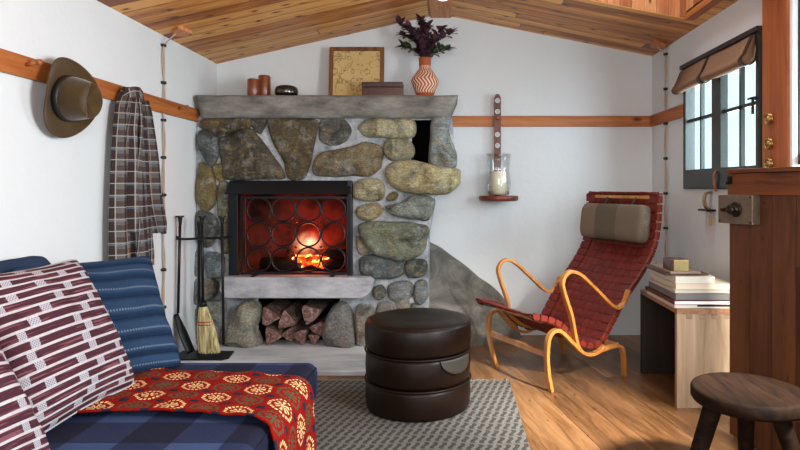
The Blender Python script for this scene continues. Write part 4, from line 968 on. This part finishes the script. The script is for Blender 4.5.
# ------------------------------------------------------------- daybed
m = Mt('blue_gingham', '#27304e', .9, 0, .15); xyz = m.sep(m.co())
def band(s, per, ph): return m.ma('GREATER_THAN', m.ma('FRACT', m.ma('ADD', m.ma('DIVIDE', s, per), ph)), .5)
ua = band(xyz[0], .30, .12); ub = band(m.ma('SUBTRACT', xyz[1], m.ma('MULTIPLY', xyz[2], 0.)), .30, .3)
f = m.ma('MULTIPLY', m.ma('ADD', ua, ub), .5)
c = m.ramp(f, (.0, '#191b2c'), (.5, '#242d49'), (1., '#384a70')); c = m.mix(m.ma('MULTIPLY', m.noise(m.co(), 160, 2), .2), c, '#202c4c'); m.col(c); m.bump(m.noise(m.co(), 220, 2), .4, .003); 
BZ = .42; BXR = -.545
t = thing('daybed', 'low daybed with a blue gingham mattress along the left wall', 'daybed', (XL, 1.5, 0))
bw = BXR-XL-.005; d0, d1 = -1.0, 1.03
def matt(name, lo, hi, rad, mat, parent):
    bm = bmesh.new(); box(bm, lo, hi); o = obj(name, bm, mat, parent); b = o.modifiers.new('b', 'BEVEL'); b.width = rad; b.segments = 6; 
    for p in o.data.polygons: p.use_smooth = True
    return o
matt('mattress', (.006, d0, .262), (bw, d1, BZ), .045, m.m, t)
for z in (.288, .398):
    bm = bmesh.new(); tube(bm, [(bw-.006, d0+.05, z), (bw-.006, d1-.04, z)], .004, 8); tube(bm, [(bw-.045, d1-.006, z), (.05, d1-.006, z)], .004, 8); obj('piping', bm, m.m, t, True)
M['darkbase'] = wood('walnut_base', '#20140d', '#2e1d12', '#3c2718', 1, .5, 20)
bx('bed_base', (.006, d0+.03, .10), (bw-.04, d1-.05, .262), M['darkbase'], t)
for x in (.06, bw-.12):
    for y in (d0+.1, d1-.14): bx('leg', (x, y, .0125), (x+.06, y+.06, .10), M['darkbase'], t)
bol = plain('navy_wool', '#2a3850', .95, 0, .1, scale=90, bump=.4)
# cushions
def cushion(bl, br, up, Wd, Hh, T, mat, name, label, cat='cushion', ribs=0, group=None, lift=0.0, pinch=.09, sag=0.):
    """bl, br : bottom corners' direction; br = bottom corner nearest the window side"""
    br = Vector(br); e = (Vector(br)-Vector(bl)).normalized(); up = Vector(up); up = (up-e*up.dot(e)).normalized(); nn = e.cross(up).normalized()
    if nn.x < 0: nn = -nn
    o0 = br-e*Wd
    def f(a, b):
        # a around 0..1 front across then back across
        front = a <= .5; s = (a*4-1) if front else (3-a*4); tt_ = 2*b-1
        ss = math.sin(s*PI/2)*.35+s*.65; t2_ = math.sin(tt_*PI/2)*.35+tt_*.65
        th = T*((1-abs(ss)**2.6)*(1-abs(t2_)**2.6))**.5
        if ribs: fr_b = (b*ribs) % 1; th += .030*(math.sin(fr_b/.25*PI/2) if fr_b < .25 else math.cos((fr_b-.25)/.75*PI/2))*(1 if front else 1)*(1-abs(ss)**8)*(1-abs(t2_)**8)
        cr = 1-.07*abs(ss)**5*abs(t2_)**5; x = cr*ss*(1-pinch*(1-t2_**2)*abs(ss)**2)*Wd/2; y = cr*t2_*(1-pinch*(1-ss**2)*abs(t2_)**2)*Hh/2
        nz = mnoise.noise(Vector((ss*1.7+Wd*9, t2_*1.7, Hh*7)))*.016*(1-ss**4)*(1-t2_**4)+mnoise.noise(Vector((ss*4+Wd*9, t2_*4, Hh*3)))*.006
        return o0+e*(Wd/2+x)+up*(Hh/2+y)+nn*((th+nz) if front else -(th*.7))+Vector((0, 0, lift))
    bm = grid(f, 96, 60 if not ribs else 120, True, lambda a, b: ((a*2 if a <= .5 else 2-a*2)*Wd, b*Hh))
    q = thing(name, label, cat, br, group=group)
    bmesh.ops.translate(bm, verts=bm.verts, vec=-br); bmesh.ops.remove_doubles(bm, verts=bm.verts, dist=.0004)
    o = obj('cover', bm, mat, q, True)
    # seam piping
    bm = bmesh.new(); loop = []
    for i in range(40): loop.append((0, i/40))
    bmn = []
    for i in range(30): bmn.append(f(0.0, i/30))
    for i in range(30): bmn.append(f(i/60, 1.0))
    for i in range(30): bmn.append(f(.5, 1-i/30))
    for i in range(30): bmn.append(f(.5-i/60, 0.0))
    tube(bm, [p-br for p in bmn], .0035, 6, closed=True); obj('piping', bm, mat, q, True)
    return q
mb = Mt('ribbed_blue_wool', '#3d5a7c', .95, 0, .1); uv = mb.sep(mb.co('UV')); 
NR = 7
rb = mb.ma('FRACT', mb.ma('DIVIDE', uv[1], .53/NR)); f = mb.ramp(rb, (.0, 1.), (.10, .8), (.22, 0.), (.72, 0.), (.92, .8))  # ramp darkens the rib grooves: crease shade put into the wool colour
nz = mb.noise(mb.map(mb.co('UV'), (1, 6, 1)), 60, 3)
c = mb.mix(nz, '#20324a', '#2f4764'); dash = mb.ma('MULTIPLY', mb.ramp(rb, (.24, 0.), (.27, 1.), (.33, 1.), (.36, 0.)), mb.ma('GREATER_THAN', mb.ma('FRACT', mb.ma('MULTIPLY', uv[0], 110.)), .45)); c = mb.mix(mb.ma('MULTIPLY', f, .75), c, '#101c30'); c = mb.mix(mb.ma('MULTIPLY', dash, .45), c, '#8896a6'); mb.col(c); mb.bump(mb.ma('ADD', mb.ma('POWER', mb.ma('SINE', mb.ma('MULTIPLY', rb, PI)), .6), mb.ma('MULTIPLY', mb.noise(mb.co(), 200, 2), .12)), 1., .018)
def lean(n, deg): a = math.radians(deg); return (-n[0]*math.sin(a), -n[1]*math.sin(a), math.cos(a))
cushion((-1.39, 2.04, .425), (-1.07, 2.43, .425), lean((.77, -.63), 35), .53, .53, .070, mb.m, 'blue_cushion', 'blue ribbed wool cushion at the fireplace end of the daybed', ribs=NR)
ms = Mt('maroon_stripe_cloth', '#5a2a36', .9, 0, .1); uv = ms.sep(ms.co('UV')); per = .0272
rw = ms.ma('DIVIDE', uv[1], per); ri = ms.ma('FLOOR', rw); rf = ms.ma('SUBTRACT', rw, ri)
line = ms.ramp(rf, (.0, 1.), (.22, 1.), (.27, 0.), (.97, 0.), (1., 1.))
rnd = ms.n('ShaderNodeTexWhiteNoise', 0, {'noise_dimensions': '1D'}, W=ri)
bu = ms.ma('FRACT', ms.ma('ADD', ms.ma('DIVIDE', uv[0], .19), rnd)); blk = ms.ma('LESS_THAN', bu, .17)
c = ms.mix(ms.noise(ms.map(ms.co('UV'), (.25, 3, 1)), 70, 3), '#26151c', '#56303a')
st = ms.ramp(ms.noise(ms.map(ms.co('UV'), (.12, 2, 1)), 60, 2), (.56, 0.), (.62, .6)); c = ms.mix(st, c, '#85525c')
wv = ms.n('ShaderNodeTexChecker', 1, Vector=ms.co('UV'), Scale=230.)
c = ms.mix(blk, c, ms.mix(wv, '#7c7a84', '#aaa8ae')); c = ms.mix(line, c, ms.mix(ms.noise(ms.co('UV'), 90, 2), '#989499', '#c2bfc2')); ms.col(c); ms.bump(ms.ma('ADD', line, ms.noise(ms.co('UV'), 260, 2)), .4, .003)
cushion((-1.175, 1.70, .425), (-1.135, 2.19, .425), lean((1, -.07), 27), .51, .53, .085, ms.m, 'striped_cushion', 'maroon and white striped cushion in front of the blue ribbed one', group='striped cushions')
cushion((-1.10, 1.10, .425), (-1.045, 1.60, .425), lean((1, -.1), 30), .50, .47, .08, ms.m, 'striped_cushion', 'maroon and white striped cushion in the lower left corner', group='striped cushions')
# dark back cushion
t = thing('back_bolster', 'dark navy bolster leaning on the wall behind the cushions', 'bolster', (-1.71, 1.9, .425))
def bolf(a, b):
    an = 2*PI*a; e = abs(2*b-1); k = (1-max(0, (e-.8)/.2)**2.4*.75)
    ca, sa = math.cos(an), math.sin(an); kk = (abs(ca)**3+abs(sa)**3)**(-1/3)
    return Vector((ca*kk*.08*k, (2*b-1)*.68+.0, .225+sa*kk*.215*k+.012*mnoise.noise(Vector((b*6, a*3, 0)))))
bm = grid(bolf, 36, 40, True); bmesh.ops.holes_fill(bm, edges=[e for e in bm.edges if e.is_boundary]); obj('cover', bm, bol, t, True)
# ------------------------------------------------------------- blanket
m = Mt('welsh_blanket', '#8c1c14', .95, 0, .1); uv = m.sep(m.co('UV')); cs = .118
gx = m.ma('DIVIDE', uv[0], cs); gy = m.ma('DIVIDE', uv[1], cs*.92); ix = m.ma('FLOOR', gx); iy = m.ma('FLOOR', gy)
px_ = m.ma('SUBTRACT', m.ma('SUBTRACT', gx, ix), .5); py_ = m.ma('SUBTRACT', m.ma('SUBTRACT', gy, iy), .5)
ax_ = m.ma('ABSOLUTE', px_); ay_ = m.ma('ABSOLUTE', py_)
d = m.ma('MAXIMUM', m.ma('MAXIMUM', ax_, ay_), m.ma('MULTIPLY', m.ma('ADD', ax_, ay_), .74))
ring = m.ma('MULTIPLY', m.ma('GREATER_THAN', d, .33), m.ma('LESS_THAN', d, .42))
dots = m.ma('GREATER_THAN', m.ma('SINE', m.ma('MULTIPLY', m.ma('ARCTAN2', py_, px_), 20.)), -.35)
pet = m.ma('MULTIPLY', m.ma('MULTIPLY', m.ma('GREATER_THAN', d, .07), m.ma('LESS_THAN', d, .24)), m.ma('GREATER_THAN', m.ma('SINE', m.ma('ADD', m.ma('MULTIPLY', m.ma('ARCTAN2', py_, px_), 8.), 1.57)), .0))
core = m.ma('LESS_THAN', d, .05)
motif = m.ma('MINIMUM', m.ma('ADD', m.ma('ADD', m.ma('MULTIPLY', ring, dots), pet), core), 1.)
par = m.ma('MODULO', m.ma('ABSOLUTE', m.ma('ADD', ix, iy)), 2.)
cc = m.mix(par, '#2f5a40', '#e3c58c')
corner = m.ma('LESS_THAN', m.ma('MAXIMUM', m.ma('SUBTRACT', .5, ax_), m.ma('SUBTRACT', .5, ay_)), .12)
c = m.mix(motif, m.mix(m.noise(m.co(), 130, 2), '#6e0d07', '#92170e'), cc); c = m.mix(corner, c, '#232436'); m.col(c)
m.bump(m.ma('ADD', m.noise(m.co('UV'), 300, 2), m.ma('MULTIPLY', motif, .4)), .5, .003)
EX = BXR+.012
path = [Vector((-1.32, 0, BZ+.012)), Vector((-1.1, 0, BZ+.012)), Vector((-.85, 0, BZ+.013)), Vector((-.66, 0, BZ+.012)), Vector((EX-.075, 0, BZ+.012)), Vector((EX-.03, 0, BZ+.005)), Vector((EX-.004, 0, BZ-.022)), Vector((EX+.008, 0, BZ-.08)), Vector((EX+.012, 0, .27)), Vector((EX+.016, 0, .16)), Vector((EX+.02, 0, .06))]
bp = smooth_path(path, 8); BL = [0]
for a, b in zip(bp, bp[1:]): BL.append(BL[-1]+(b-a).length)
def blk_(a, b):
    Lq = a*BL[-1]; i = 0
    while i < len(bp)-2 and BL[i+1] < Lq: i += 1
    p = bp[i].lerp(bp[i+1], (Lq-BL[i])/(BL[i+1]-BL[i]))
    yn = 1.85+.045*math.sin(a*5.2)-.06*max(0, a-.45); yf = 2.325+.015*math.sin(a*7+1)-.15*max(0, a-.35)
    y = yn+(yf-yn)*b
    hang = max(0, (BZ-.03-p.z))/.35
    w1 = .012*mnoise.noise(Vector((a*9, b*5, 1)))+.005*mnoise.noise(Vector((a*26, b*14, 3)))
    fold = .016*math.sin(b*13+1.2)*hang
    edge = .010*math.exp(-((b)/.05)**2)
    if p.z > BZ-.01: return Vector((p.x, y, p.z+max(0, w1)+edge))
    return Vector((p.x+max(-.002, w1*.8)+max(0, fold), y, p.z))
bm = grid(blk_, 130, 50, False, lambda a, b: (a*BL[-1], b*.46)); o = obj('patterned_blanket', bm, m.m, None, True); so = o.modifiers.new('s', 'SOLIDIFY'); so.thickness = .007; so.offset = 1
setp(o, 'red woven blanket with cream and green flower medallions draped across the daybed', 'blanket')
# ------------------------------------------------------------- hat
t = thing('felt_hat', 'olive brown wide brimmed felt hat hanging on the left wall rail', 'hat', (XL+.075, 2.715, 1.552))
m = Mt('olive_felt', '#5a4418', .85, 0, .2); v = m.co(); m.col(m.mix(m.noise(v, 16, 5), '#2a1d09', '#513a14')); m.bump(m.noise(v, 120, 3), .3, .003); m.set('Sheen Weight', .3)
# local: axis +X out of the wall, y along the wall, z up.  brim tilted.
R_ = Matrix.Rotation(math.radians(-8), 4, 'Z') @ Matrix.Rotation(math.radians(6), 4, 'Y')
def brim(a, b):
    an = 2*PI*a; rr = .088+(.172-.088)*b; ey, ez = 1.0, 1.06
    curl = .045*(b**2.2)*(abs(math.cos(an))**2)*1.0-.012*b*abs(math.sin(an))
    return R_ @ Vector((.0+curl+.004*math.sin(3*an)*b, rr*math.cos(an)*ey*(.93), rr*math.sin(an)*ez))
bm = grid(brim, 72, 14, True); o = obj('brim', bm, m.m, t, True); so = o.modifiers.new('s', 'SOLIDIFY'); so.thickness = .004
def crown(a, b):
    an = 2*PI*a; c_, s_ = math.cos(an), math.sin(an)
    if b < .68: q = b/.68; rr = .090-.016*q**2; x = .125*q
    else: q = (b-.68)/.32; rr = .074*(1-q**1.4); x = .125+.012*math.sin(q*PI/2)-.038*(q**1.5)
    x -= .022*max(0, 1-abs(c_)*3)*max(0, (b-.3))*1.2          # centre dent
    pin = 1-.16*max(0, s_)*(abs(c_)**.7)*min(1, b*1.4)
    return R_ @ Vector((x, rr*c_*pin*.98, rr*s_*1.12*(1-.05*b)))
bm = grid(crown, 72, 30, True); bmesh.ops.remove_doubles(bm, verts=bm.verts, dist=.0005); obj('crown', bm, m.m, t, True)
bm = bmesh.new(); lathe(bm, [(.091, 0), (.0925, .002), (.0915, .030), (.089, .031)], 64, mtx=R_ @ Matrix.Rotation(PI/2, 4, 'Y') @ Matrix.Scale(1.12, 4, (1, 0, 0)))
obj('hat_band', bm, plain('black_ribbon', '#191a1a', .45), t, True)
# ------------------------------------------------------------- shirt
t = thing('plaid_shirt', 'brown and white plaid shirt hanging on the left wall rail', 'shirt', (XL+.02, 3.28, 1.66))
m = Mt('plaid_flannel', '#6a5a52', .95, 0, .1); uv = m.sep(m.co('UV'))
def st_(s, per, ph, wd): return m.ma('LESS_THAN', m.ma('FRACT', m.ma('ADD', m.ma('DIVIDE', s, per), ph)), wd)
c = m.mix(m.ma('MULTIPLY', st_(uv[0], .062, 0., .42), .85), '#625e5b', '#2c2222'); c = m.mix(m.ma('MULTIPLY', st_(uv[1], .062, .1, .42), .62), c, '#3c2a28')
for s, ph in ((uv[0], .55), (uv[1], .62)):
    c = m.mix(m.ma('MULTIPLY', st_(s, .062, ph, .075), .7), c, '#a9a59e')
c = m.mix(m.ma('MULTIPLY', st_(uv[0], .124, .2, .045), .7), c, '#a97c50'); c = m.mix(m.ma('MULTIPLY', st_(uv[1], .124, .25, .05), .35), c, '#7f95b0')
m.col(c); m.bump(m.noise(m.co('UV'), 260, 2), .5, .003)
def garment(name, outl, depth, folds, ph, off=0.):
    # outl : (z, ymin, ymax)
    def f(a, b):
        z_ = outl[0][0]+(outl[-1][0]-outl[0][0])*b; i = 0
        while i < len(outl)-2 and outl[i+1][0] > z_: i += 1
        q = (outl[i][0]-z_)/(outl[i][0]-outl[i+1][0]); z = outl[i][0]*(1-q)+outl[i+1][0]*q; y0 = outl[i][1]*(1-q)+outl[i+1][1]*q; y1 = outl[i][2]*(1-q)+outl[i+1][2]*q
        an = 2*PI*a; c_ = math.cos(an); s_ = math.sin(an); yy = (y0+y1)/2+(y1-y0)/2*(-c_)
        dp = depth*(.75+.45*b)*(abs(s_)**.7)
        fo = .020*math.sin(folds*c_*1.0+ph+1.5*b+.8*mnoise.noise(Vector((c_*2, b*2, ph))))*(.5+.7*b)+.012*math.sin(folds*2.3*c_+ph*2-b*2)
        x = off+.028+(dp+fo*(abs(s_)**.5) if s_ > 0 else -dp*.15)
        return Vector((max(x, .004), yy, z))
    bm = grid(f, 90, 60, True, lambda a, b: (a*(.55+.0*b)*1.3, b*(outl[0][0]-outl[-1][0])))
    bmesh.ops.holes_fill(bm, edges=[e for e in bm.edges if e.is_boundary]); return obj(name, bm, m.m, t, True)
garment('body', [(.03, -.045, .035), (.0, -.075, .075), (-.08, -.125, .10), (-.25, -.155, .125), (-.5, -.175, .15), (-.70, -.185, .165), (-.90, -.185, .18), (-.955, -.175, .17)], .070, 7.5, .4)
garment('sleeve', [(-.03, .02, .08), (-.1, .04, .12), (-.25, .07, .155), (-.45, .10, .20), (-.62, .11, .24), (-.72, .13, .265), (-.765, .14, .25), (-.775, .145, .24)], .050, 4., 2., .03)
garment('sleeve', [(-.03, -.07, .0), (-.2, -.13, -.03), (-.5, -.145, -.04), (-.75, -.15, -.02)], .040, 3., 1., .035)
bm = bmesh.new(); 
def collar(a, b):
    y = -.09+.20*a; return Vector((.05+.045*math.sin(a*PI)+.012*b, y*(1+.0*b), .045-.05*abs(a-.45)*2-.075*b+.01*math.sin(a*9)))
bm = grid(collar, 24, 8, False, lambda a, b: (a*.22, b*.08)); o = obj('collar', bm, m.m, t, True); o.modifiers.new('s', 'SOLIDIFY').thickness = .005
bm = grid(lambda a, b: Vector((.115+.01*math.sin(b*9)+.0*a, -.055+.03*a+.02*b-.05*b*b, -.03-.85*b)), 4, 40, False, lambda a, b: (a*.03+.02, b*.85)); o = obj('button_placket', bm, m.m, t, True); o.modifiers.new('s', 'SOLIDIFY').thickness = .004
